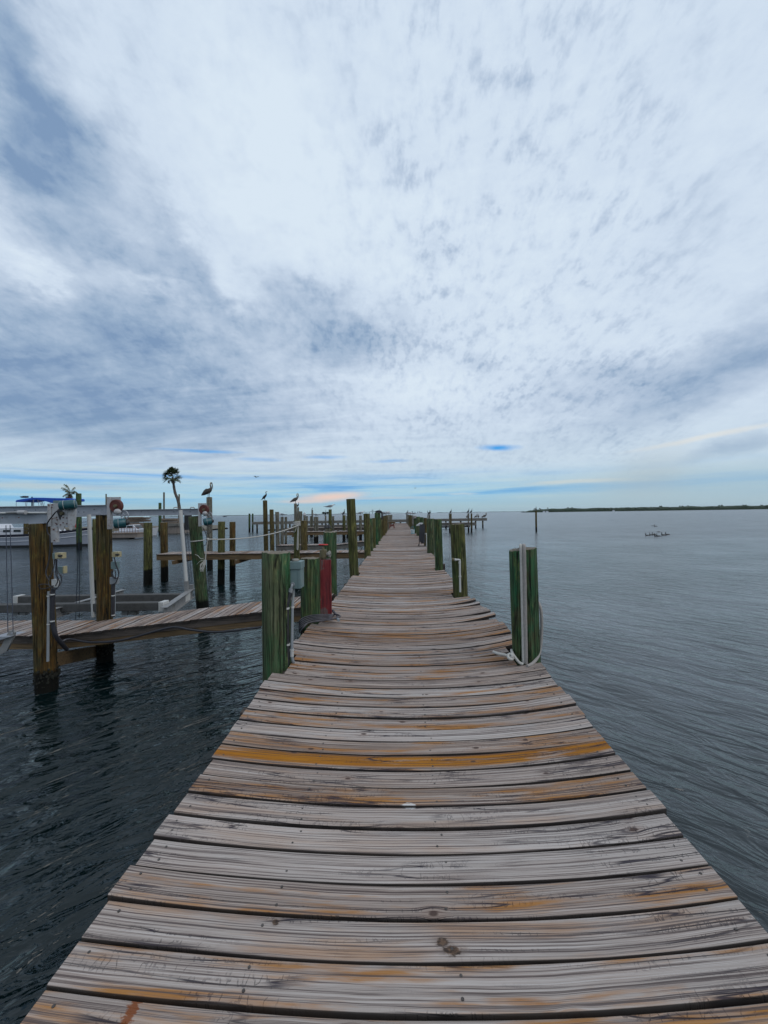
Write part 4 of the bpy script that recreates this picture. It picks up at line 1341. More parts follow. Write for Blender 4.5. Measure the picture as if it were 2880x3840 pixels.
q.build('band', 'pvc_white', mo)
a, b = PK(*B3_(990, 300), D0), PK(*B3_(1110, 320), D0)
MB().box(((a.x + b.x) / 2, a.y + .05, (a.z + b.z) / 2), (b.x - a.x, .08, .045)).build('switch_cover', 'box_grey', l1)
MB().tube(smooth_path([PK(*B3_(1100, 480), 5.46), PK(*B3_(1050, 505), 5.44), PK(*B3_(980, 590), 5.44), PK(*B3_(905, 690), 5.46), PK(*B3_(885, 780), 5.46), PK(*B3_(905, 900), 5.47), PK(*B3_(940, 960), 5.47), PK(*B3_(945, 1200), 5.48), PK(*Z1(540, 1200), 5.48), PK(*Z1(510, 1330), 5.46), PK(*Z2(480, 200), 5.46)]), .010, 8).build('power_cord', 'black_rubber', l1)
# cables and the cradle end in front of the finger
for (x0, x1) in ((66, 77), (112, 128)):
    MB().tube([PK(*Z1(x0 * 1.0, 800), 5.5), PK(*Z2(x1, 700), 5.25)], .0055, 6).build('hoist_cable', 'cable_blue', l1)
q = MB()
q.prism([PK(*Z2(x, y), 5.25) for x, y in [(85, 690), (125, 683), (140, 705), (135, 740), (60, 890), (0, 920), (-60, 925), (-60, 880), (10, 840)]], (0, .03, 0))
q.build('pulley_bracket', 'aluminium_dull', l1)
q = MB()
c = PK(*Z2(118, 712), 5.24)
q.cyl(c, c + V3(0, -.012, 0), .014, .014, 8)
q.prism([PK(*Z2(x, y), 5.2) for x, y in [(-60, 745), (105, 745), (-10, 780), (-60, 800)]], (0, .25, 0))
q.build('cradle_end', 'aluminium', l1)

# second lift, over the slip behind the near finger
l2 = empty('boat_lift', V3(PILE['P2'][0].x, PILE['P2'][0].y, 1.62), 'second boat lift: two long aluminium beams with red pulleys and a bunk cradle', 'boat lift', 'boat lifts at the near finger')
DB, DC = 6.7, 8.95
a = PK(*Z1(1215, 622), DB)
MB().ibeam(V3(a.x - 7.5, a.y + .0, a.z), a, .135, .18).build('top_beam', 'aluminium', l2)
c = PK(*Z3(735, 650), DC)
MB().ibeam(V3(c.x - 9.5, c.y, c.z), c, .135, .175).build('top_beam', 'aluminium', l2)
q = MB()
for x in (90, 452, 560, 632):
    cc = PK(*Z3(x, 650 if x != 560 else 672), DC - .012)
    q.cyl(cc, cc + V3(0, -.012, 0), .011, .011, 6)
for x, y in ((1048, 622), (935, 652), (877, 652), (400, 630), (170, 632)):
    cc = PK(*Z1(x, y), DB - .012)
    q.cyl(cc, cc + V3(0, -.012, 0), .009, .009, 6)
q.build('bolts', 'black_plastic', l2)
for x in (470, 655):                                                  # old ties lying on the far beam
    cc = PK(*Z3(x, 612), DC)
    MB().tube(smooth_path([cc + V3(-.06, 0, .0), cc + V3(-.03, 0, .025), cc + V3(.03, .02, .028), cc + V3(.06, 0, 0)]), .012, 8).build('old_strap', 'rope_grey', l2)


def gear(fn, plate, disc, rd_, wheel, rw, mot, D, parent):
    x0, y0, x1, y1 = plate
    a, b = PK(*fn(x0, y0), D), PK(*fn(x1, y1), D)
    q = MB()
    w = b.x - a.x
    q.box((a.x + w * .62, a.y, (a.z * 3 + b.z) / 4 + 0), (w * 1.3, .02, (a.z - b.z) * .5))
    q.box((a.x + w * .22, a.y - .012, (a.z + b.z) / 2), (w * .34, .07, a.z - b.z + .004))
    q.build('gear_plate', 'white_panel', parent, bevel=.003)
    c = PK(*fn(*disc), D - .05)
    q = MB()
    q.tube([c + V3(0, .05, 0), c + V3(0, .045, 0), c + V3(0, .0, 0), c + V3(0, -.008, 0)], [rd_ * .9, rd_, rd_, rd_ * .93], 28)
    q.torus(c + V3(0, -.006, 0), V3(0, 1, 0), rd_ * .86, .010, 28, 6)
    d_ = q.build('pulley', 'rust_red', parent)
    q = MB()
    q.cyl(c + V3(.012, -.005, .0), c + V3(.012, -.05, 0), rd_ * .24, rd_ * .22, 14)
    q.build('hub', 'bronze', d_)
    q = MB()
    c2 = PK(*fn(*wheel), D - .02)
    q.torus(c2, V3(.25, 1, 0), rw, .009, 26, 6)
    u = V3(1, -.25, 0).normalized()
    for k in range(6):
        an = k * math.pi / 3 + .3
        q.tube([c2, c2 + u * (rw * math.cos(an)) + V3(0, 0, rw * math.sin(an))], .006, 6)
    q.cyl(c2 + V3(0, -.012, 0), c2 + V3(0, .012, 0), .016, .016, 10)
    q.build('sheave_wheel', 'aluminium', parent)
    mx0, mx1, my, mr_ = mot
    m0, m1 = PK(*fn(mx0, my), D - .10), PK(*fn(mx1, my - 12), D - .02)
    q = MB()
    q.tube([m0 + (m0 - m1).normalized() * .012, m0, m0.lerp(m1, .1), m0.lerp(m1, .9), m1], [mr_ * .7, mr_ * .95, mr_, mr_, mr_ * .9], 22)
    mo = q.build('motor', 'teal_paint', parent)
    MB().tube([m0.lerp(m1, .35), m0.lerp(m1, .40)], mr_ * 1.03, 22).build('band', 'pvc_grey', mo)
    q = MB()
    q.ellipsoid(m1 + V3(.025, 0, 0), (.04, .05, .05))
    q.build('motor_cap', 'black_plastic', mo)
    q = MB()
    cc = c2.lerp(c, .55) + V3(-.02, -.03, -.03)
    q.ellipsoid(cc, (.07, .05, .06))
    q.build('gear_box', 'white_panel', parent)


gear(Z1, (1200, 487, 1320, 840), (1285, 585), .128, (1385, 690), .09, (1270, 1400, 785, .092), 6.55, l2)
gear(Z3, (725, 555, 800, 810), (782, 625), .128, (845, 690), .087, (785, 868, 765, .092), 8.8, l2)
# loops of cable by the far gear
q = MB()
q.tube(smooth_path([PK(*Z3(800, 800), 8.7), PK(*Z3(850, 815), 8.7), PK(*Z3(866, 850), 8.7), PK(*Z3(850, 885), 8.7), PK(*Z3(815, 885), 8.7), PK(*Z3(775, 840), 8.75)]), .009, 8)
q.tube(smooth_path([PK(*Z3(770, 820), 8.75), PK(*Z3(800, 880), 8.72), PK(*Z3(818, 950), 8.72), PK(*Z3(808, 1010), 8.72), PK(*Z3(780, 1030), 8.75)]), .008, 8)
q.tube(smooth_path([PK(*Z3(800, 1150), 8.8), PK(*Z3(808, 1330), 8.82), PK(*Z4(815, 250), 8.84), PK(*Z4(835, 520), 8.86)]), .008, 8)
q.build('power_cord', 'black_rubber', l2)
for (xa, ya, xb, yb, da, db) in ((880, 900, Z2(735, 580), 0, 6.8, 7.35), (888, 900, Z2(770, 565), 0, 6.8, 7.35)):
    MB().tube([PK(*Z1(xa, ya - 120), da), PK(*xb, db)], .0055, 6).build('hoist_cable', 'cable_blue', l2)
for (xa, xb) in ((562, 632), (592, 656)):
    MB().tube([PK(*Z3(xa, 800), 8.8), PK(*Z4(xb, 290), 8.8)], .0055, 6).build('hoist_cable', 'cable_blue', l2)
# cradle: bunks along the slip, beams under them
for (xl_, yl_, dl, xr_, yr_, dr) in ((79, 2249, 8.35, 690, 2237, 8.35), (-60, 2286, 7.3, 606, 2267, 7.3)):
    a, b = PK(xl_, yl_, dl), PK(xr_, yr_, dr)
    b.z = a.z = (a.z + b.z) / 2
    MB().beam(a, b, .18, .172).build('bunk', 'bunk_carpet', l2, bevel=.012)
    q = MB()
    q.box(b + V3(.05, 0, 0), (.11, .215, .205))
    if xl_ > 0:
        q.box(a + V3(-.05, 0, 0), (.11, .215, .205))
    build_each(q, 'bunk_cap', 'pvc_white', l2, bevel=.006)
q = MB()
a, b = PK(*Z4(340, 575), 7.0), PK(*Z4(655, 375), 8.8)
b.z = a.z = (a.z + b.z) / 2 + .0
q.ibeam(a, b, .14, .23)
q.build('cradle_beam', 'aluminium_dull', l2)
q = MB()
a2, b2 = V3(a.x - 2.4, a.y, a.z), V3(a.x - 2.4, b.y, a.z)
q.ibeam(a2, b2, .12, .2)
q.build('cradle_beam', 'aluminium_dull', l2)
q = MB()
q.box(PK(*Z4(592, 350), 8.55), (.085, .07, .53))
q.box(PK(*Z4(645, 310), 8.75), (.10, .06, .18))
for x in (1225, 1310, 240, 170):
    q.box(PK(*Z2(x, 505), 7.35), (.13, .1, .12))
build_each(q, 'upright', 'aluminium_dull', l2)
o = MB().tube([PK(*Z1(988, 680), 7.25), PK(*Z1(1020, 1420), 7.25), PK(*Z2(908, 555), 7.25)], .039, 14).build('guide_pole', 'pvc_white')
tag(o, 'white plastic guide pole beside the rusty pulley piling', 'guide pole', 'white guide poles of the boat lift')
o = MB().tube([PK(*Z3(524, 630), 8.6), PK(*Z3(587, 1420), 8.6), PK(*Z4(593, 270), 8.6)], .046, 14).build('guide_pole', 'pvc_white')
tag(o, 'white plastic guide pole leaning beside the roped green piling', 'guide pole', 'white guide poles of the boat lift')


# switch boxes and wiring on the two rust pilings
def wbox(fn, x0, y0, x1, y1, D, dep, mat, name, parent):
    a, b = PK(*fn(x0, y0), D), PK(*fn(x1, y1), D)
    return MB().box(((a.x + b.x) / 2, a.y + dep / 2, (a.z + b.z) / 2), (b.x - a.x, dep, a.z - b.z)).build(name, mat, parent, bevel=.004)


s1 = empty('lift_switches', PK(*Z2(500, 400), 5.5), 'cream switch box and tangled wires on the front rust piling', 'switch box', 'lift controls')
wbox(Z1, 607, 1105, 690, 1170, 5.5, .09, 'cream_plastic', 'switch_box', s1)
wbox(Z1, 580, 1108, 608, 1172, 5.53, .06, 'box_grey', 'back_plate', s1)
c = PK(*Z1(680, 1137), 5.49)
MB().tube([c + V3(-.02, 0, 0), c + V3(-.02, -.02, 0), c + V3(.03, -.03, 0)], .02, 10).build('lever', 'black_plastic', s1)
wbox(Z1, 620, 1260, 700, 1335, 5.55, .06, 'box_grey', 'outlet_box', s1)
wbox(Z1, 695, 1255, 716, 1335, 5.53, .06, 'cream_plastic', 'outlet_lid', s1)
wbox(Z2, 498, 190, 552, 265, 5.5, .07, 'pvc_white', 'outlet_box', s1)
q = MB()
for pts in ([Z1(620, 1175), Z1(640, 1300), Z1(690, 1390), Z2(590, 140), Z2(600, 200), Z2(570, 260), Z2(530, 275), Z2(505, 250)],
            [Z1(610, 1175), Z1(600, 1250), Z1(560, 1380), Z2(480, 150), Z2(470, 210), Z2(490, 260), Z2(520, 250)],
            [Z1(630, 1175), Z1(632, 1300), Z1(640, 1420), Z2(555, 160), Z2(580, 220), Z2(545, 285), Z2(500, 270)],
            [Z1(625, 1175), Z1(618, 1320), Z2(540, 130), Z2(562, 200), Z2(540, 250)],
            [Z2(490, 250), Z2(440, 235), Z2(385, 240), Z2(378, 260), Z2(400, 280), Z2(450, 275), Z2(500, 260)]):
    q.tube(smooth_path([PK(*p, 5.47 + .02 * math.sin(i * 2)) for i, p in enumerate(pts)]), .007, 7)
q.build('wires', 'black_rubber', s1)
MB().tube(smooth_path([PK(*Z2(474, 305), 5.48), PK(*Z2(470, 620), 5.48), PK(*Z2(465, 985), 5.48)]), .0195, 12).build('conduit', 'pvc_grey', s1)
MB().tube(smooth_path([PK(*Z2(518, 275), 5.5), PK(*Z2(510, 450), 5.5), PK(*Z2(512, 600), 5.5), PK(*Z2(535, 720), 5.52), PK(*Z2(580, 790), 5.6), PK(*Z2(650, 870), 5.75)]), .032, 12).build('flexible_conduit', 'black_rubber', s1)
q = MB()
for x, y in ((472, 625), (472, 350), (508, 595), (508, 335)):
    c = PK(*Z2(x, y), 5.48)
    q.tube([c - V3(0, 0, .008), c + V3(0, 0, .008)], .026 if x < 500 else .034, 12)
build_each(q, 'pipe_clamp', 'pvc_white', s1)
s2 = empty('lift_switches', PK(*Z2(1100, 400), 6.6), 'cream switch box and wires on the rust piling behind the finger', 'switch box', 'lift controls')
wbox(Z1, 1240, 1095, 1318, 1152, 6.6, .09, 'cream_plastic', 'switch_box', s2)
c = PK(*Z1(1310, 1125), 6.58)
MB().tube([c + V3(-.02, 0, 0), c + V3(-.02, -.02, 0), c + V3(.04, -.03, 0)], .02, 10).build('lever', 'black_plastic', s2)
wbox(Z1, 1230, 1205, 1300, 1285, 6.6, .08, 'box_grey', 'outlet_box', s2)
wbox(Z2, 1065, 168, 1138, 235, 6.6, .07, 'pvc_grey', 'outlet_box', s2)
q = MB()
for pts in ([Z1(1270, 1155), Z1(1285, 1230), Z1(1310, 1300), Z1(1318, 1360), Z1(1290, 1390), Z1(1250, 1370), Z1(1240, 1310)],
            [Z1(1265, 1155), Z1(1300, 1260), Z1(1322, 1330), Z2(1140, 190), Z2(1120, 225), Z2(1095, 235)],
            [Z1(1258, 1290), Z1(1250, 1340), Z1(1270, 1380)], [Z1(1275, 1290), Z1(1285, 1345), Z1(1275, 1390)]):
    q.tube(smooth_path([PK(*p, 6.57) for p in pts]), .009, 7)
q.build('wires', 'black_rubber', s2)
MB().tube([PK(*Z2(1100, 235), 6.6), PK(*Z2(1098, 552), 6.6)], .032, 12).build('conduit', 'black_rubber', s2)
MB().tube([PK(*Z2(1117, 235), 6.62), PK(*Z2(1116, 552), 6.62)], .012, 10).build('riser', 'pvc_grey', s2)
q = MB()
for y in (345, 535):
    c = PK(*Z2(1100, y), 6.6)
    q.tube([c - V3(0, 0, .01), c + V3(0, 0, .01)], .034, 12)
build_each(q, 'pipe_clamp', 'pvc_white', s2)

# barnacle growth at the foot of the two front pilings
rg = random.Random(9)
for key, yy, lab in (('P1', -1.10, 'dark clump of barnacles and weed round the foot of the front rust piling'), ('P2', -1.10, 'dark clump of barnacles round the foot of the pulley piling')):
    a, ax, r, _ = PILE[key]
    q = MB()
    for i in range(150):
        an, h = rg.uniform(0, 6.28), yy + rg.gauss(0, .07)
        t_ = (h - a.z) / ax.z
        c = a + ax * t_ + V3(math.cos(an), math.sin(an), 0) * (r * rg.uniform(.92, 1.12))
        s_ = rg.uniform(.008, .026)
        q.ellipsoid(c, (s_, s_ * rg.uniform(.6, 1.2), s_ * rg.uniform(.6, 1.4)), nu=6, nv=4)
    o = q.build('barnacle_clump', 'barnacle', smooth=0)
    tag(o, lab, 'barnacles', kind='stuff')

# rope from the leaning piling to the wrapped piling
ra = PK(*Z3(825, 955), 8.8)
rb_ = P(*Z5(735, 560), 15.15)
tr = empty('tie_rope', ra, 'white rope strung from the leaning green piling to the wrapped piling', 'rope')
q = MB()
pts = []
for i in range(15):
    t_ = i / 14
    p = ra.lerp(rb_, t_)
    p.z -= .30 * 4 * t_ * (1 - t_) * .55
    pts.append(p)
q.tube(pts, .017, 8)
q.build('taut_line', 'rope_white', tr)
q = MB()
a, ax, r, _ = PILE['P3']
c = PK(*Z3(712, 972), 9.0)
q.torus(c, ax, r * 1.07, .015, 28, 8)
q.ellipsoid(PK(*Z3(825, 955), 8.8), (.045, .04, .04))
q.tube(smooth_path([PK(*Z3(825, 960), 8.75), PK(*Z3(812, 1060), 8.76), PK(*Z3(803, 1150), 8.76), PK(*Z3(798, 1240), 8.76)]), .013, 8)
for i in range(12):
    x0, y0 = 790 + rg.uniform(-10, 12), 1190 + rg.uniform(-10, 30)
    q.tube(smooth_path([PK(*Z3(x0, y0), 8.76), PK(*Z3(770 + rg.uniform(-30, 25), 1250 + rg.uniform(-30, 20)), 8.73), PK(*Z3(765 + rg.uniform(-25, 25), 1290 + rg.uniform(-25, 25)), 8.73), PK(*Z3(775 + rg.uniform(-20, 15), 1250 + rg.uniform(-20, 40)), 8.72)]), .0065, 6)
q.tube(smooth_path([PK(*Z3(780, 1165), 8.74), PK(*Z3(750, 1170), 8.72), PK(*Z3(715, 1135), 8.74), PK(*Z3(685, 1125), 8.78)]), .006, 6)
q.tube(smooth_path([PK(*Z3(780, 1185), 8.74), PK(*Z3(740, 1200), 8.72), PK(*Z3(705, 1235), 8.78)]), .006, 6)
q.build('frayed_end', 'rope_white', tr)
q = MB()
a, ax, r, _ = PILE['F2f']
for k, yy in enumerate((525, 538, 550, 562)):
    q.torus(P(*Z5(708, yy), 15.3), V3(.05 * (k - 1.5), .1, 1), r * 1.10, .020, 24, 8)
q.tube(smooth_path([P(*Z5(742, 545), 15.1), P(*Z5(725, 560), 15.1), P(*Z5(718, 650), 15.12), P(*Z5(710, 840), 15.12), P(*Z5(713, 862), 15.12), P(*Z5(722, 850), 15.12), P(*Z5(724, 640), 15.12), P(*Z5(722, 560), 15.1)]), .016, 8)
q.tube(smooth_path([P(*Z5(690, 570), 15.12), P(*Z5(698, 600), 15.12), P(*Z5(685, 640), 15.12), P(*Z5(672, 655), 15.2)]), .014, 8)
q.build('wrapping', 'rope_white', tr)

# ------------------------------------------------------------------ things farther down the dock
# slatted wooden stand near the far end
c = PZ(*B1_(1347, 418), 0.0)
bn = empty('wooden_stand', c, 'small brown wooden stand with flared legs near the far left edge', 'stand')
MB().box(c + V3(0, 0, .56), (.70, .5, .10)).box(c + V3(0, 0, .64), (.78, .56, .05)).build('tray', 'beam_brown', bn)
q = MB()
for sx in (-1, 1):
    for sy in (-1, 1):
        q.beam(c + V3(sx * .24, sy * .16, 0), c + V3(sx * .18, sy * .14, .5), .10, .10, V3(0, 1, 0))
q.box(c + V3(0, 0, .30), (.5, .34, .20))
build_each(q, 'leg', 'rail_rust', bn)
# hose stand
c = PZ(*B2_(385, 868), 0.0)
hd = empty('hose_stand', c, 'black metal stand with a sloping white tray against the right edge', 'stand')
q = MB()
pb = lambda x, y, dd=0: P(*B2_(x, y), 17.6 + dd)
for dd in (0, .35):
    q.tube([pb(310, 865, dd), pb(450, 868, dd)], .015, 6)
    q.tube([pb(330, 862, dd), pb(335, 620, dd), pb(345, 500, dd)], .014, 6)
    q.tube([pb(312, 865, dd), pb(350, 760, dd)], .014, 6)
    q.tube([pb(445, 866, dd), pb(410, 700, dd), pb(395, 480, dd)], .014, 6)
q.build('stand_frame', 'black_plastic', hd)
q = MB()
q.prism([pb(285, 515), pb(345, 472), pb(400, 474), pb(350, 520)], V3(0, .32, .02))
q.build('tray', 'white_panel', hd)
q = MB()
for i in range(9):
    x = 355 + i * 6
    q.tube(smooth_path([pb(x, 490 + i * 3, -.05), pb(x - 8, 600 + 8 * (i % 3), -.07), pb(x - 10 + 4 * (i % 4), 760 + 14 * (i % 4), -.06), pb(x + 14, 770 + 12 * (i % 3), -.02), pb(x + 18, 600, .02), pb(x + 12, 490, .05)]), .022, 7)
o = q.build('rubber_hose', 'black_rubber')
tag(o, 'black hose hung in loops on the stand with the white tray', 'hose')
o = MB().tube(smooth_path([pb(420, 660, .2), pb(440, 655, .1), pb(455, 665, .05), pb(460, 880, .05)]), .022, 8).build('riser_pipe', 'pvc_white')
tag(o, 'thin white riser pipe beside the hose stand', 'pipe')
# bucket
c = PZ(*B2_(220, 652), 0.0)
bk = empty('plastic_bucket', c, 'pale plastic bucket with a teal handle near the right edge', 'bucket')
MB().tube([c, c + V3(0, 0, .01), c + V3(0, 0, .30), c + V3(0, 0, .31)], [.125, .13, .15, .155], 20).build('bucket_body', 'bucket_plastic', bk)
MB().torus(c + V3(0, 0, .012), V3(0, 0, 1), .13, .02, 20, 6).tube(smooth_path([c + V3(-.15, 0, .3), c + V3(-.10, -.02, .46), c + V3(0, -.03, .55), c + V3(.10, -.02, .46), c + V3(.15, 0, .3)]), .012, 8).build('handle', 'teal_plastic', bk)
# rope coil on a piling head
a, ax, r, _ = PILE['R8']
q = MB()
for k in range(6):
    q.torus(a + V3(.0, -.03 * k + .05, -.03 - .04 * k), V3(rg.uniform(-.2, .2), .55 + .05 * k, 1), r * 1.25 + .02 * (k % 3), .020, 22, 6)
q.tube(smooth_path([a + V3(-.15, -.1, -.1), a + V3(-.19, -.1, -.4), a + V3(-.15, -.12, -.6), a + V3(-.12, -.1, -.2)]), .018, 6)
o = q.build('rope_coil', 'rope_grey')
tag(o, 'grey rope coil hung over a dark green piling head', 'rope')
# black cover on a left piling
a, ax, r, _ = PILE['L9']
q = MB()
q.tube([a + V3(0, 0, -.03), a + V3(0, 0, .02), a + V3(0, 0, .06)], [r * 1.12, r * 1.12, r * .8], 16)
q.tube(smooth_path([a + V3(-.18, -.06, .03), a + V3(0, -.08, .08), a + V3(.14, -.05, .04), a + V3(.19, -.02, -.12), a + V3(.18, 0, -.40)]), [(.03, .05)] * 25, 8)
o = q.build('piling_cover', 'black_plastic')
tag(o, 'black cloth cover slumped over a left piling head', 'cover')
# cone caps
for key, mt, lab in (('M9', 'white_panel', 'white cone cap on a far mooring piling'), ('M21', 'black_plastic', 'black cone cap, left of two above the red hand wheel'), ('M22', 'black_plastic', 'black cone cap, right of two above the red hand wheel')):
    a, ax, r, _ = PILE[key]
    o = MB().tube([a + V3(0, 0, -.08), a + V3(0, 0, -.06), a + V3(0, 0, .08), a + V3(0, 0, .20), a + V3(0, 0, .24)], [r * 1.3, r * 1.45, r * 1.1, r * .35, r * .1], 14).build('cone_cap', mt)
    tag(o, lab, 'piling cap', 'cone caps on pilings')

# ------------------------------------------------------------------ birds (built once at the origin, facing +X, then copied)
def proto_pelican():
    t = empty('pelican', (0, 0, 0))
    sd = (0, 1, 0)
    q = MB()
    # one body: tail, trunk, S neck, head
    pts = [(-.40, 0, .16), (-.30, 0, .20), (-.18, 0, .27), (-.04, 0, .35), (.08, 0, .42), (.15, 0, .50), (.17, 0, .58), (.14, 0, .66), (.12, 0, .74), (.135, 0, .80), (.17, 0, .835), (.22, 0, .835), (.25, 0, .82)]
    rad = [(.05, .012), (.09, .05), (.13, .12), (.145, .145), (.12, .125), (.075, .085), (.045, .052), (.034, .042), (.03, .036), (.034, .036), (.042, .045), (.036, .036), (.015, .018)]
    q.tube(smooth_path(pts, 3), [rad[min(i // 3, len(rad) - 1)] if i % 3 == 0 else tuple(rad[i // 3][k] + (rad[i // 3 + 1][k] - rad[i // 3][k]) * (i % 3) / 3 for k in (0, 1)) for i in range((len(pts) - 1) * 3 + 1)], 12, True, (sd, 1))
    q.build('body', 'pelican_feather', t, smooth=70)
    h = MB()
    h.tube([(.128, 0, .70), (.125, 0, .76), (.14, 0, .81), (.175, 0, .845), (.22, 0, .842)], [(.036, .042), (.036, .042), (.038, .041), (.045, .048), (.039, .039)], 12, True, (sd, 1))
    h.build('head_plumage', 'pelican_head', t, smooth=70)
    b = MB()
    b.tube([(.23, 0, .825), (.25, 0, .74), (.27, 0, .62), (.285, 0, .50), (.30, 0, .455)], [(.022, .030), (.020, .036), (.017, .030), (.011, .014), (.006, .006)], 10, True, (sd, 1))
    b.build('bill', 'pelican_bill', t, smooth=70)
    for s in (-1, 1):
        w = MB()
        w.tube([(.10, s * .115, .44), (.0, s * .145, .40), (-.15, s * .135, .31), (-.32, s * .085, .20), (-.46, s * .04, .12)], [(.02, .05), (.028, .12), (.028, .11), (.02, .07), (.008, .02)], 10, True, (sd, 1))
        w.build('wing', 'pelican_feather', t, smooth=70)
        l = MB()
        l.tube([(.02, s * .055, .24), (.0, s * .055, .10), (.01, s * .055, .012)], [.022, .014, .012], 8)
        l.prism([(.0, s * .055 - .012, .0), (.09, s * .055 - .045, .0), (.10, s * .055, .0), (.09, s * .055 + .045, .0), (.0, s * .055 + .012, .0)], (0, 0, .010))
        l.build('leg', 'pelican_bill', t)
    return t


def proto_cormorant(spread=False):
    t = empty('cormorant', (0, 0, 0))
    sd = (0, 1, 0)
    q = MB()
    pts = [(-.30, 0, .02), (-.20, 0, .09), (-.11, 0, .17), (-.02, 0, .27), (.05, 0, .36), (.085, 0, .43), (.075, 0, .50), (.06, 0, .555), (.075, 0, .60), (.115, 0, .615), (.14, 0, .612)]
    rad = [(.055, .008), (.05, .02), (.075, .065), (.085, .085), (.065, .07), (.038, .042), (.024, .027), (.021, .024), (.025, .027), (.025, .024), (.01, .01)]
    q.tube(smooth_path(pts, 3), [rad[min(i // 3, len(rad) - 1)] if i % 3 == 0 else tuple(rad[i // 3][k] + (rad[i // 3 + 1][k] - rad[i // 3][k]) * (i % 3) / 3 for k in (0, 1)) for i in range((len(pts) - 1) * 3 + 1)], 10, True, (sd, 1))
    q.build('body', 'cormorant_feather', t, smooth=70)
    b = MB()
    b.tube([(.13, 0, .613), (.19, 0, .615), (.205, 0, .605)], [(.011, .012), (.008, .008), (.003, .003)], 8, True, (sd, 1))
    b.build('bill', 'bird_bill', t, smooth=70)
    for s in (-1, 1):
        w = MB()
        if spread:
            w.prism([(.05, s * .06, .38), (.02, s * .20, .47), (.0, s * .38, .42), (-.03, s * .46, .30), (-.04, s * .36, .24), (-.03, s * .22, .22), (-.02, s * .08, .26)], (.012, 0, 0))
        else:
            w.tube([(.045, s * .065, .36), (-.02, s * .085, .28), (-.11, s * .075, .18), (-.21, s * .04, .07)], [(.014, .04), (.018, .07), (.016, .06), (.006, .015)], 8, True, (sd, 1))
        w.build('wing', 'cormorant_feather', t, smooth=70)
        l = MB()
        l.tube([(-.03, s * .035, .18), (-.02, s * .035, .06), (.0, s * .035, .008)], [.022, .012, .010], 6)
        l.prism([(-.01, s * .035 - .008, 0), (.06, s * .035 - .03, 0), (.07, s * .035, 0), (.06, s * .035 + .03, 0), (-.01, s * .035 + .008, 0)], (0, 0, .008))
        l.build('leg', 'cormorant_feather', t)
    return t


def proto_tern():
    t = empty('tern', (0, 0, 0))
    sd = (0, 1, 0)
    MB().tube([(-.20, 0, .10), (-.10, 0, .125), (.0, 0, .135), (.08, 0, .155), (.115, 0, .195), (.15, 0, .21), (.175, 0, .205)], [(.025, .005), (.045, .035), (.055, .052), (.045, .045), (.030, .032), (.03, .03), (.01, .01)], 10, True, (sd, 1)).build('body', 'tern_white', t, smooth=70)
    MB().tube([(.17, 0, .205), (.21, 0, .198), (.235, 0, .19)], [(.010, .010), (.007, .008), (.002, .002)], 8, True, (sd, 1)).build('bill', 'bird_bill', t)
    for s in (-1, 1):
        MB().tube([(.07, s * .045, .17), (-.02, s * .058, .16), (-.14, s * .04, .13), (-.30, s * .015, .13)], [(.01, .025), (.012, .035), (.01, .022), (.003, .004)], 8, True, (sd, 1)).build('wing', 'tern_grey', t, smooth=70)
        l = MB()
        l.tube([(.0, s * .02, .10), (.0, s * .02, .005)], .006, 6)
        l.build('leg', 'black_plastic', t)
    return t


def proto_swimmer():
    t = empty('swimming_cormorant', (0, 0, 0))
    sd = (0, 1, 0)
    q = MB()
    q.tube(smooth_path([(-.36, 0, .02), (-.24, 0, .04), (-.08, 0, .05), (.08, 0, .05), (.16, 0, .09), (.18, 0, .17), (.155, 0, .25), (.165, 0, .30), (.20, 0, .315), (.225, 0, .31)], 3),
           [(.03, .008)] * 3 + [(.07, .05)] * 3 + [(.095, .075)] * 3 + [(.085, .07)] * 3 + [(.045, .05)] * 3 + [(.028, .032)] * 3 + [(.024, .028)] * 3 + [(.026, .028)] * 3 + [(.022, .022)] * 3 + [(.008, .008)], 10, True, (sd, 1))
    q.build('body', 'cormorant_feather', t, smooth=70)
    MB().tube([(.215, 0, .312), (.29, 0, .318), (.30, 0, .308)], [.010, .007, .003], 8).build('bill', 'bird_bill', t)
    return t


def proto_flyer():
    t = empty('flying_bird', (0, 0, 0))
    sd = (0, 1, 0)
    MB().tube([(-.30, 0, 0), (-.15, 0, 0), (.05, 0, 0), (.18, 0, .02), (.27, 0, .04), (.36, 0, .03)], [(.03, .008), (.05, .05), (.06, .06), (.035, .035), (.03, .03), (.006, .006)], 8, True, (sd, 1)).build('body', 'pelican_feather', t, smooth=70)
    for s in (-1, 1):
        MB().prism([(.10, s * .04, .03), (.14, s * .38, .20), (.02, s * .85, .14), (-.06, s * .60, .13), (-.10, s * .3, .12), (-.10, s * .04, .02)], (0, 0, .014)).build('wing', 'pelican_feather', t)
    return t


USED = set()


def bird(proto, p, facing, label, scale=1.0, group='birds perched on pilings'):
    o = proto if proto.name not in USED else copy_tree(proto)
    USED.add(proto.name)
    o.location = p
    o.rotation_euler = (0, 0, R_(facing))
    o.scale = (scale,) * 3
    o['label'] = label
    o['category'] = 'bird'
    o['group'] = group
    return o


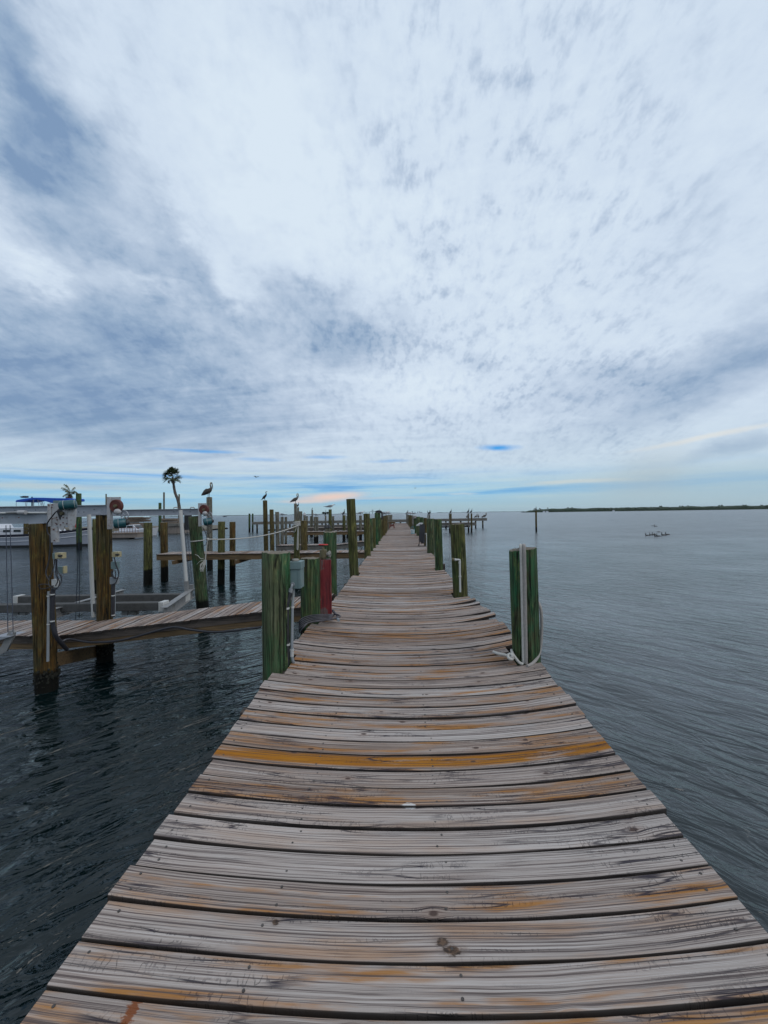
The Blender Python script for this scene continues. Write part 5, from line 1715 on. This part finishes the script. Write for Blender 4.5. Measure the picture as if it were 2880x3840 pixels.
PEL, COR, SPR, TRN, SWM, FLY = proto_pelican(), proto_cormorant(), proto_cormorant(True), proto_tern(), proto_swimmer(), proto_flyer()
on = lambda key, dx=0: PILE[key][0] + V3(dx, 0, -.006)
bird(PEL, on('F2e', -.04), -10, 'brown pelican with pale head on the tall grey piling near the lift', .92)
bird(PEL, on('M6'), 25, 'brown pelican on the tall grey mooring piling, seen against the peach cloud', 1.0)
bird(COR, on('M1'), 5, 'dark cormorant standing on the tall brown mooring piling', .82)
bird(COR, on('M7'), 60, 'dark cormorant on the slim piling behind the second pelican', .8)
bird(COR, on('M12'), 80, 'small dark cormorant hunched on the thin tall far piling', .55)
bird(SPR, on('M15'), -60, 'dark cormorant holding out its wings to dry', .95)
bird(TRN, on('M16'), 10, 'white tern on the thick olive piling', 1.9)
bird(COR, on('M18'), 60, 'dark upright cormorant on the piling left of the tallest mossy one', 1.0)
bird(TRN, on('M18', -.12), 170, 'pale tern beside the upright cormorant', 1.4)
bird(TRN, on('M20'), 12, 'grey tern low on the piling right of the tallest mossy one', 2.1)
bird(TRN, on('M13', .1), 170, 'pale tern resting on the touching pair of pale pilings', 1.6)
bird(TRN, on('M4', .0), 170, 'pale tern on the short piling at the fourth finger\'s end', 1.3)
bird(COR, on('L10', 0) + V3(-.25, 2, 0), 70, 'dark cormorant peeping out behind the green mossy left piling', .7)
for i, (k_, dx) in enumerate((('L11', 0), ('L12', 0.05), ('L14', 0))):
    bird(TRN, on(k_, dx), 150 - 120 * (i % 2), ['pale tern on the first piling of the close left row', 'pale tern on the second piling of the close left row', 'pale tern on the piling by the wooden stand'][i], 1.5)
bird(COR, on('RF5'), 20, 'dark cormorant at the far end of the right row', 1.0)
bird(COR, on('RF4'), 30, 'dark cormorant next to last in the right row', .9)
bird(TRN, on('RF1'), 170, 'pale tern on the close right row, nearer one', 1.6)
bird(TRN, on('RF3'), 10, 'pale tern on the close right row, farther one', 1.6)
bird(TRN, on('R9'), 175, 'pale tern on the grey piling beyond the rope coil', 1.3)
bird(COR, on('Q5'), 150, 'left of three dark cormorants crowded on two thin pilings', .9)
bird(COR, on('Q5', .2), 60, 'middle of three dark cormorants crowded on two thin pilings', 1.0)
bird(COR, on('Q6', .1), 20, 'right of three dark cormorants crowded on two thin pilings', .95)
bird(COR, on('Q2'), 40, 'dark cormorant on the touching pair of the far right finger', 1.05)
bird(COR, on('Q3'), 30, 'dark cormorant on the pale piling near the far right finger\'s end', 1.1)
bird(COR, on('Q4'), 25, 'dark cormorant on the brown piling at the far right finger\'s end', 1.05)
bird(COR, on('S1'), 60, 'dark cormorant on the lone piling in open water', .95)
GP = 'pelicans sitting on the end platform'
tz = lambda px: (lambda p: p)(Ta.lerp(Tb, 0) if False else None)


def on_t(px):
    """top of the end platform below pixel column px"""
    r = ray(px, 1944)
    n_ = V3(-(Tb - Ta).y, (Tb - Ta).x, 0)
    k_ = (Ta - CAM).dot(n_) / r.dot(n_)
    p = CAM + r * k_
    p.z = .43
    return p


bird(PEL, on_t(1786), 20, 'left of two slim pelicans standing on the end platform', .95, GP)
bird(PEL, on_t(1794), 70, 'right of two slim pelicans standing on the end platform', .95, GP)
bird(PEL, on_t(1819), 10, 'broad pelican at the right tip of the end platform', 1.15, GP)
bird(PEL, on_t(1752), 60, 'pelican half hidden behind the far right finger pilings', .9, GP)
bird(PEL, on_t(1811), 30, 'pelican crouching left of the one at the platform\'s right tip', .75, GP)
GW = 'cormorants swimming in open water'
for (x, y, f_, lab, s_) in [(515, 452, 180, 'leftmost swimming cormorant of the flock', 1.0), (610, 440, 180, 'second swimming cormorant from the flock\'s left', .95), (675, 432, 180, 'third swimming cormorant from the flock\'s left', .95), (740, 470, 175, 'front swimming cormorant at the flock\'s middle', 1.05), (790, 470, 185, 'swimming cormorant just right of the front one', 1.0),
                            (920, 445, 180, 'large swimming cormorant right of the flock\'s middle', 1.15), (1010, 430, 180, 'rightmost swimming cormorant of the flock', 1.0), (715, 222, 180, 'swimming cormorant alone behind the flock', .8)]:
    p = PZ(*B6_(x, y + 6), WZ - .02)
    bird(SWM, p, f_, lab, s_ * (1.0 if y > 300 else 1.3), GW)
for (x, y, lab) in ((790, 366, 'diving cormorant with only its back showing above the flock'), (640, 214, 'low dark back of a diving cormorant far behind the flock')):
    p = PZ(*B6_(x, y), WZ)
    o = MB().tube([p + V3(-.22, 0, .0), p + V3(-.1, 0, .035), p + V3(.12, 0, .04), p + V3(.24, 0, .0)], [(.03, .015), (.07, .04), (.07, .04), (.02, .012)], 8, True, ((0, 1, 0), 1)).build('diving_cormorant', 'cormorant_feather')
    tag(o, lab, 'bird', GW)
bird(FLY, P(*Z3(1365, 265), 70), -20, 'dark bird gliding in the sky left of the tall cormorant piling', .9, 'birds in flight')
bird(FLY, P(1557, 1831, 110), 30, 'tiny dark bird gliding above the far end of the dock', .7, 'birds in flight')

# ------------------------------------------------------------------ far left: land, boats, palms
gl = MB()
xs_ = [-140, -80, -60, -50, -44, -40.5, -38.3]
n_ = len(xs_)
vs, fs = [], []
for i, x in enumerate(xs_):
    t_ = i / (n_ - 1)
    y0 = 74 + 3 * (1 - t_)
    vs += [V3(x, y0, WZ - .5), V3(x, y0 + .6, WZ + .75 * (1 if i < n_ - 1 else .3)), V3(x, y0 + 9, WZ + .85 * (1 if i < n_ - 1 else .3)), V3(x, y0 + 11, WZ - .5)]
for i in range(n_ - 1):
    for k in range(3):
        fs.append((i * 4 + k, i * 4 + k + 1, i * 4 + k + 5, i * 4 + k + 4))
o = gl.add(vs, fs).build('shore', 'soil', smooth=30)
tag(o, kind='structure')


def loft_hull(L, st, name, parent, mat, z0, z1):
    """hull band between two heights; st: (t along, half beam at deck, half beam at water, deck z); bow at +X"""
    vs, fs = [], []
    m = len(st)
    for (tx, bd, bwid, dz, rake) in st:
        row = []
        for s in (-1, 1):
            for hh in (z0(dz), z1(dz)):
                f = max(0, min(1, hh / dz))
                hb = bwid + (bd - bwid) * f ** .8
                row.append(V3(tx * L + rake * f, s * hb, hh))
        vs += row
    for i in range(m - 1):
        a = i * 4
        fs += [(a, a + 4, a + 5, a + 1), (a + 2, a + 3, a + 7, a + 6), (a + 1, a + 5, a + 7, a + 3), (a, a + 2, a + 6, a + 4)]
    fs += [(0, 1, 3, 2), ((m - 1) * 4, (m - 1) * 4 + 2, (m - 1) * 4 + 3, (m - 1) * 4 + 1)]
    loc = wloc(parent)
    return MB().add([v + loc for v in vs], fs).build(name, mat, parent, smooth=35)


bow = PZ(325, 2050, WZ)
yb_ = bow.y
LB = 12.5
wb = empty('cabin_boat', V3(bow.x - LB, yb_ + 1.4, WZ), 'large white boat with dark sheer band and blue canvas top at far left', 'boat')
st = [(0, 1.65, 1.3, 1.30, 0), (.25, 1.75, 1.5, 1.30, 0), (.5, 1.75, 1.45, 1.36, 0), (.7, 1.6, 1.15, 1.50, 0), (.85, 1.15, .62, 1.72, .1), (.95, .55, .2, 1.92, .35), (1.0, .06, .03, 2.02, .75)]
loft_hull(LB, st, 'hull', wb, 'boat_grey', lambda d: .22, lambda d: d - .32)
loft_hull(LB, [(a, b * 1.01, c * 1.01, d, e) for a, b, c, d, e in st], 'boot_stripe', wb, 'boat_black', lambda d: -.3, lambda d: .215)
loft_hull(LB, [(a, b * 1.01, c * 1.01, d, e) for a, b, c, d, e in st], 'sheer_band', wb, 'boat_navy', lambda d: d - .30, lambda d: d - .02)
w0 = wloc(wb)
q = MB()
for off, rr in ((-.31, .035), (-.72, .03)):
    for s in (-1,):
        pts = []
        for (tx, bd, bwid, dz, rake) in st[:-1]:
            f = (dz + off) / dz
            pts.append(w0 + V3(tx * LB + rake * f, s * (bwid + (bd - bwid) * f ** .8) * 1.015, dz + off))
        q.tube(pts, rr, 6)
build_each(q, 'rub_rail', 'boat_white', wb)
q = MB()
q.prism([w0 + V3(x * LB, -1.15, z) for x, z in ((.02, 1.2), (.02, 2.35), (.16, 2.35), (.18, 1.95), (.62, 1.95), (.66, 1.45), (.66, 1.2))], (0, 2.3, 0))
q.build('cabin', 'boat_white', wb, bevel=.05)
q = MB()
for x in (.22, .31, .40, .49):
    q.box(w0 + V3(x * LB, -1.16, 1.66), (.75, .03, .24))
build_each(q, 'window', 'dark_glass', wb)
q = MB()
for z in (.32, .6):
    q.tube([w0 + V3(tx * LB + (rk if tx > .8 else 0), -bd * .96, dz + z) for (tx, bd, bw_, dz, rk) in st[:-1]], .018, 6)
for (tx, bd, bw_, dz, rk) in st[:-1]:
    q.tube([w0 + V3(tx * LB + (rk if tx > .8 else 0), -bd * .96, dz - .02), w0 + V3(tx * LB + (rk if tx > .8 else 0), -bd * .96, dz + .6)], .018, 6)
q.build('railing', 'boat_navy', wb)
q = MB()
bp = lambda x, y: P(*Z1(x, y), w0.y / math.cos(_yaw) + .9)
cv = [(170, 528), (185, 518), (260, 505), (370, 492), (480, 493), (600, 497), (760, 500), (765, 515)]
cb_ = [(765, 528), (660, 540), (570, 552), (490, 528), (400, 513), (310, 524), (230, 541), (175, 541)]
q.prism([bp(x, y) for x, y in cv + cb_], (0, 2.0, 0))
q.build('canvas_top', 'blue_canvas', wb, bevel=.03)
q = MB()
for (x0, y0, x1, y1) in ((280, 540, 310, 600), (300, 540, 275, 600), (370, 515, 368, 600), (420, 520, 470, 600), (470, 530, 410, 600), (445, 530, 500, 600), (180, 540, 178, 600)):
    for dy in (0, 1.9):
        q.tube([bp(x0, y0) + V3(0, dy, 0), bp(x1, y1 + 160) + V3(0, dy, 0)], .022, 6)
build_each(q, 'canvas_strut', 'aluminium', wb)
q = MB()
c = bp(262, 500) + V3(0, .9, 0)
q.tube([bp(262, 640) + V3(0, .9, 0), bp(262, 478) + V3(0, .9, 0)], .06, 8)
q.prism([bp(215, 482), bp(265, 472), bp(268, 490), bp(240, 494)], (0, .5, 0))
q.build('radar_mast', 'boat_navy', wb)
o = MB().box(P(*Z1(850, 800), 39.5), (.35, .2, .5)).build('fender', 'red_paint', wb, bevel=.12)
# small cabin boat
bw0 = PZ(590, 2008, WZ)
cbt = empty('cabin_boat', V3(bw0.x - 6.6, bw0.y + .6, WZ), 'small old white cabin boat moored behind the floating dock', 'boat')
st2 = [(0, 1.0, .85, .75, 0), (.4, 1.1, .9, .78, 0), (.7, 1.0, .65, .95, 0), (.9, .5, .25, 1.15, .2), (1.0, .05, .03, 1.25, .45)]
loft_hull(6.0, st2, 'hull', cbt, 'boat_white', lambda d: -.2, lambda d: d)
w1 = wloc(cbt)
MB().prism([w1 + V3(x, -.8, z) for x, z in ((.6, .7), (.6, 1.6), (2.9, 1.72), (3.5, 1.0), (3.8, .85), (3.8, .7))], (0, 1.6, 0)).prism([w1 + V3(x, -.5, z) for x, z in ((3.6, .8), (3.6, 1.1), (5.4, 1.12), (5.4, .9))], (0, 1.0, 0)).build('cabin', 'boat_white', cbt, bevel=.03)
MB().box(w1 + V3(1.3, -.81, 1.38), (.8, .03, .34)).box(w1 + V3(2.4, -.81, 1.38), (.9, .03, .36)).prism([w1 + V3(2.98, -.7, 1.62), w1 + V3(3.46, -.7, 1.08), w1 + V3(3.46, .7, 1.08), w1 + V3(2.98, .7, 1.62)], (.02, 0, .02)).build('window', 'dark_glass', cbt)
# floating work dock with rusty rail
fa_, fb_ = PZ(424, 2022, WZ), PZ(545, 2018, WZ)
fd = empty('floating_dock', V3(fa_.x, fa_.y, WZ), 'low weathered work float with a rusty rail in front of the small cabin boat', 'dock')
MB().box(((fa_.x + fb_.x) / 2 - 1.0, fa_.y + .8, WZ + .42), (fb_.x - fa_.x + 2, 1.6, .5)).build('float_body', 'barge_side', fd)
MB().box(((fa_.x + fb_.x) / 2 - 1.0, fa_.y + .8, WZ + .75), (fb_.x - fa_.x + 2.1, 1.75, .14)).build('float_deck', 'old_timber', fd)
MB().box((fa_.x + .6, fa_.y + .6, WZ + .05), (3.0, 1.2, .26)).build('skirt', 'boat_black', fd)
q = MB()
for i in range(9):
    x = fa_.x + .2 + (fb_.x - fa_.x - .3) * i / 8
    q.tube([(x, fa_.y + .3, WZ + .8), (x, fa_.y + .3, WZ + 1.45 + .05 * (i % 2))], .03, 6)
q.tube([(fa_.x - .2, fa_.y + .3, WZ + 1.45), (fb_.x, fa_.y + .3, WZ + 1.48)], .03, 6)
q.build('rail', 'rail_rust', fd)
# timber barge
ba, bb = PZ(627, 2001, WZ), PZ(715, 1996, WZ)
bg_ = empty('timber_barge', V3(ba.x, ba.y, WZ), 'old brown barge with a stained side below the fan palm', 'barge')
MB().box(((ba.x + bb.x) / 2, ba.y + 2.5, WZ + .55), (bb.x - ba.x, 5, 1.3)).build('barge_hull', 'barge_side', bg_, bevel=.05)
MB().box(((ba.x + bb.x) / 2 + .1, ba.y + 2.4, WZ + 1.46), (bb.x - ba.x + .25, 5.2, .45)).build('coaming', 'beam_grey', bg_)
q = MB()
q.box(P(*B4_(1422, 255), 63.5), (.62, 1.2, 2.5))
q.build('cabin_wall', 'boat_black', bg_)
# lumber
rg2 = random.Random(3)
q = MB()
for i in range(16):
    x = 375 + rg2.uniform(-10, 60)
    yy = 178 + i * 5.2
    a = P(*B4_(x, yy), 66 + rg2.uniform(-1, 1))
    q.beam(a, a + V3(rg2.uniform(2.5, 4.4), rg2.uniform(-.3, .3), rg2.uniform(-.05, .05)), .25, .14)
a = P(*B4_(420, 262), 65.5)
q.box(a + V3(1.9, 0, -.45), (4.2, 1.2, .8))
o = q.build('lumber_pile', 'old_timber')
tag(o, 'heap of old brown lumber behind the small cabin boat', 'lumber')
q = MB()
for i in range(7):
    a = P(*B4_(985 + rg2.uniform(-6, 14), 202 + i * 6.5), 67 + rg2.uniform(-.5, .5))
    q.beam(a, a + V3(rg2.uniform(2.6, 3.3), rg2.uniform(-.2, .2), rg2.uniform(-.04, .04)), .3, .16)
a = P(*B4_(990, 245), 67)
q.box(a + V3(1.4, .2, -.35), (2.9, 1.0, .55))
o = q.build('lumber_pile', 'old_timber')
tag(o, 'stack of grey planks on the barge below the fan palm', 'lumber')


def fan_palm():
    top, base = P(*Z3(440, 290), 79), P(*Z3(522, 740), 79)
    base.z = WZ + .6
    t = empty('fan_palm', base, 'fan palm with a leaning bare trunk behind the lift beam', 'palm')
    mid1, mid2 = P(*Z3(462, 430), 79), P(*Z3(505, 560), 79)
    pts = smooth_path([base, mid2, mid1, top, top + V3(-.1, 0, .5)], 8)
    MB().tube(pts, [.34 - .17 * i / len(pts) + .015 * math.sin(i * 2.1) for i in range(len(pts))], 12).build('trunk', 'palm_bark', t)
    rg = random.Random(21)
    c0 = P(*Z3(430, 245), 79)
    q = MB()
    for i in range(46):
        th, ph = rg.uniform(0, 2 * math.pi), rg.uniform(-.75, 1.35)
        d = V3(math.cos(th) * math.cos(ph), math.sin(th) * math.cos(ph), math.sin(ph))
        L = rg.uniform(.9, 1.5)
        hub = c0 + d * L + V3(0, 0, -.12 * L)
        q.tube([c0, hub], .018, 4, False)
        sd = d.cross(V3(0, 0, 1)).normalized()
        up = sd.cross(d).normalized()
        fl = rg.uniform(.75, 1.1)
        rot = rg.uniform(-.5, .5)
        s2 = sd * math.cos(rot) + up * math.sin(rot)
        for k in range(15):
            a = R_(-115 + 230 * k / 14)
            dd = d * math.cos(a) + s2 * math.sin(a)
            l_ = fl * (1 - .25 * abs(k - 7) / 7) * rg.uniform(.85, 1.1)
            e = hub + dd * l_ + V3(0, 0, -.22 * l_)
            n2 = dd.cross(up).normalized() * .075
            m = hub + dd * (l_ * .55)
            q.add([hub, m + n2, e, m - n2], [(0, 1, 2, 3)])
    for i in range(16):                                    # dead hanging skirt
        th = rg.uniform(0, 2 * math.pi)
        a = c0 + V3(math.cos(th) * .15, math.sin(th) * .15, -.1)
        b = a + V3(math.cos(th) * .55, math.sin(th) * .55, -rg.uniform(.7, 1.3))
        for k in range(7):
            e = b + V3(rg.gauss(0, .18), rg.gauss(0, .18), -rg.uniform(.1, .45))
            q.add([a.lerp(b, .7), b + V3(.05, 0, 0), e, b - V3(.05, 0, 0)], [(0, 1, 2, 3)])
    q.build('crown', 'palm_leaf', t, smooth=0, fix=False)


fan_palm()


def coconut_palm():
    top, base = P(*Z1(790, 450), 70), P(*Z1(795, 700), 70)
    base.z = WZ + .6
    t = empty('feather_palm', base, 'small windblown feather palm behind the white boat\'s bow', 'palm')
    MB().tube(smooth_path([base, base.lerp(top, .5) + V3(.05, 0, 0), top], 6), [.15 - .004 * i for i in range(13)], 10).build('trunk', 'palm_bark', t)
    rg = random.Random(5)
    q = MB()
    tips = [(720, 345), (690, 380), (735, 415), (705, 468), (735, 500), (770, 500), (860, 438), (825, 378), (740, 350), (700, 400), (845, 425), (760, 490), (800, 505)]
    for (x, y) in tips:
        tip = P(*Z1(x, y), 70 + rg.uniform(-.9, .9))
        mid = top.lerp(tip, .55) + V3(0, 0, .28 if y < 460 else .22)
        pts = smooth_path([top, mid, tip], 8)
        q.tube(pts, [.02 - .001 * i for i in range(len(pts))], 4, False)
        for i in range(2, len(pts)):
            tn = (pts[i] - pts[i - 1]).normalized()
            s = tn.cross(V3(0, 0, 1)).normalized()
            for sg in (-1, 1):
                l_ = .75 * (1 - .6 * i / len(pts))
                e = pts[i] + s * (sg * l_ * .6) + tn * (l_ * .5) + V3(0, 0, -l_ * rg.uniform(.5, 1.0))
                q.add([pts[i], pts[i] + tn * .13, e], [(0, 1, 2)])
    q.build('crown', 'coconut_leaf', t, smooth=0, fix=False)
    q = MB()
    for i in range(4):
        a = P(*Z1(735 + i * 18, 460), 70)
        q.tube([a + V3(0, 0, 0), a + V3(-.05, 0, -.9)], [.04, .10], 6)
    build_each(q, 'dead_frond', 'rail_rust', t)


coconut_palm()

# ------------------------------------------------------------------ far shore, bridge, skyline
rf = random.Random(2)
q = MB()
isl0, isl1 = P(1968, 1917, 930), P(3300, 1900, 760)
for i in range(1500):
    t_ = rf.random() ** .85
    c = isl0.lerp(isl1, t_)
    dpt = rf.uniform(0, 24)
    hgt = (6.6 + 2.4 * noise.noise(V3(t_ * 22, 0, 0)) + 1.2 * noise.noise(V3(t_ * 80, 3, 0))) * min(1, .25 + t_ * 14)
    z = WZ + rf.uniform(.2, 1.0) * max(1.0, hgt)
    s = rf.uniform(1.0, 2.2) * min(1, .4 + t_ * 8)
    q.ellipsoid((c.x + rf.uniform(-3, 3), c.y + dpt, z), (s * 1.5, s, s * .8), nu=7, nv=5)
vs, fs = [], []
for i in range(241):
    t_ = i / 240
    c = isl0.lerp(isl1, t_)
    h = (8.2 + 2.0 * noise.noise(V3(t_ * 22, 0, 0)) + .9 * noise.noise(V3(t_ * 130, 3, 0))) * min(1, .15 + t_ * 14)
    vs += [V3(c.x, c.y - 2, WZ - .5), V3(c.x, c.y - 1, WZ + h * .55), V3(c.x, c.y + 8, WZ + h), V3(c.x, c.y + 30, WZ - .5)]
for i in range(240):
    for k in range(3):
        fs.append((i * 4 + k, i * 4 + k + 1, i * 4 + k + 5, i * 4 + k + 4))
q.add(vs, fs)
for i in range(26):
    t_ = rf.random()
    c = isl0.lerp(isl1, t_)
    z = WZ + 8.0 + rf.uniform(.3, 2.0)
    for k in range(6):
        q.ellipsoid((c.x + rf.uniform(-1.5, 1.5), c.y + 10 + rf.uniform(-1, 1), z + rf.uniform(-1, .8)), (1.0, .9, .7), nu=6, nv=4)
o = q.build('mangrove_shore', 'mangrove', smooth=0)
tag(o, 'low dark green mangrove shore along the right horizon', 'trees', kind='stuff')
for i, (px, lab) in enumerate(((2040, 'left of the tiny white huts on the mangrove shore'), (2052, 'second tiny white hut on the mangrove shore'), (2300, 'tiny white hut farther right on the mangrove shore'))):
    c = PZ(px, 1921 - (px - 2000) * .0145, WZ + .2)
    r_ = ray(px, 1915)
    c = CAM + r_ * 880
    c.z = WZ
    o = MB().box(c + V3(0, 0, 1.1), (4.5, 3, 2.2)).build('shore_hut', 'boat_white', origin=c)
    MB().prism([c + V3(-2.6, -1.8, 2.2), c + V3(2.6, -1.8, 2.2), c + V3(1.6, -.2, 3.1), c + V3(-1.6, -.2, 3.1)], (0, 3.4, 0)).build('roof', 'concrete_far', o)
    tag(o, lab, 'hut', 'huts on the mangrove shore')
q = MB()
for (pa, pb_, h0) in ((1640, 1968, 7), (560, 1330, 11)):
    N = 60
    vs, fs = [], []
    for i in range(N + 1):
        px = pa + (pb_ - pa) * i / N
        r_ = ray(px, 1925)
        c = CAM + r_ * 4600
        h = h0 * (.55 + .5 * noise.noise(V3(px * .03, 2, 0)) + .3 * noise.noise(V3(px * .2, 7, 0)))
        vs += [V3(c.x, c.y, WZ - 1), V3(c.x, c.y, WZ + max(2, h)), V3(c.x, c.y + 60, WZ + max(2, h)), V3(c.x, c.y + 60, WZ - 1)]
    for i in range(N):
        for k in range(3):
            fs.append((i * 4 + k, i * 4 + k + 1, i * 4 + k + 5, i * 4 + k + 4))
    q.add(vs, fs)
o = q.build('far_shore', 'far_land', smooth=0)
tag(o, kind='structure')
# cable stayed bridge
bc = P(1410, 1925, 4200)
br = empty('cable_stayed_bridge', V3(bc.x, bc.y, WZ), 'faint long bridge with two tall pylons on the horizon', 'bridge')
bpt = lambda px, py: (lambda p: V3(p.x, bc.y, p.z))(P(px, py, 4200))
dk = [(1290, 1926.5), (1336, 1924.5), (1360, 1922.6), (1385, 1920), (1410, 1918.8), (1435, 1919.5), (1460, 1921.3), (1490, 1923), (1520, 1924.2), (1560, 1924.6)]
q = MB()
pts = smooth_path([bpt(*p) for p in dk], 4)
for a, b in zip(pts, pts[1:]):
    q.beam(a, b, 22, 3.2)
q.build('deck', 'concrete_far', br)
for px in (1397, 1423):
    a = bpt(px, 1909)
    pl_ = MB()
    pl_.tube([V3(a.x, a.y, WZ - 2), V3(a.x, a.y, a.z)], [4.2, 2.2], 8)
    pl_.build('pylon', 'concrete_far', br)
q = MB()
for i in range(2, len(pts) - 1, 2):
    p = pts[i]
    q.tube([V3(p.x, p.y, WZ - 2), p], 2.4, 6)
build_each(q, 'pier', 'concrete_far', br)
q = MB()
for px in (1397, 1423):
    a = bpt(px, 1910)
    for k in range(1, 6):
        for s in (-1, 1):
            q.tube([V3(a.x, a.y, a.z - k * 3), bpt(px + s * k * 2.5, 1920)], .5, 4)
build_each(q, 'stay_cable', 'concrete_far', br)
for i, (px, py, w_) in enumerate(((1546, 1917.5, 22), (1556, 1920, 18), (1566, 1919, 16), (1573, 1918.2, 20), (1580, 1920.2, 30))):
    c = P(px, py, 7000)
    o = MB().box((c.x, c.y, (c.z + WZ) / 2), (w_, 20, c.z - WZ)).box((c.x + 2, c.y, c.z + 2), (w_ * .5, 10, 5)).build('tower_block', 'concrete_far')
    tag(o, ['tallest faint tower block on the horizon past the bridge', 'first low faint block right of the tallest tower', 'second low faint block right of the tallest tower', 'third faint block right of the tallest tower', 'last wide faint block right of the tallest tower'][i], 'building', 'city blocks on the horizon')
# speedboat and its wake
c = PZ(*Z3(1010, 706), WZ)
sb = empty('speedboat', c, 'tiny dark speedboat with a white wake on the left horizon', 'boat')
MB().prism([c + V3(-4, 0, 0), c + V3(4, 0, 0), c + V3(5.5, 0, 1.5), c + V3(-4, 0, 1.2)], (0, 3, 0)).prism([c + V3(-1, .5, 1.3), c + V3(1.5, .5, 1.4), c + V3(.8, .5, 2.8), c + V3(-.8, .5, 2.8)], (0, 2, 0)).build('hull', 'boat_navy', sb)
MB().prism([c + V3(-60, -1, .05), c + V3(-4, 1, .05), c + V3(-4, 2, .05), c + V3(-60, 6, .05)], (0, 0, .5)).build('wake', 'wake_foam', sb)

# ------------------------------------------------------------------ the air itself: thin even haze over the bay
hzb = MB().box((0, 4600, 30.4), (19400, 10000, 67)).build('haze', 'water', origin=(0, 0, -3.1), smooth=0)
hm = bpy.data.materials.new('haze')
hm.use_nodes = True
ht = NT(hm.node_tree)
pv = ht.n('ShaderNodeVolumePrincipled')
pv.inputs['Color'].default_value = (0.82, 0.90, 0.95, 1)
pv.inputs['Density'].default_value = 0.00004
pv.inputs['Anisotropy'].default_value = 0.2
ho = ht.n('ShaderNodeOutputMaterial')
ht.nt.links.new(pv.outputs[0], ho.inputs['Volume'])
hzb.data.materials[0] = hm
tag(hzb, kind='stuff')
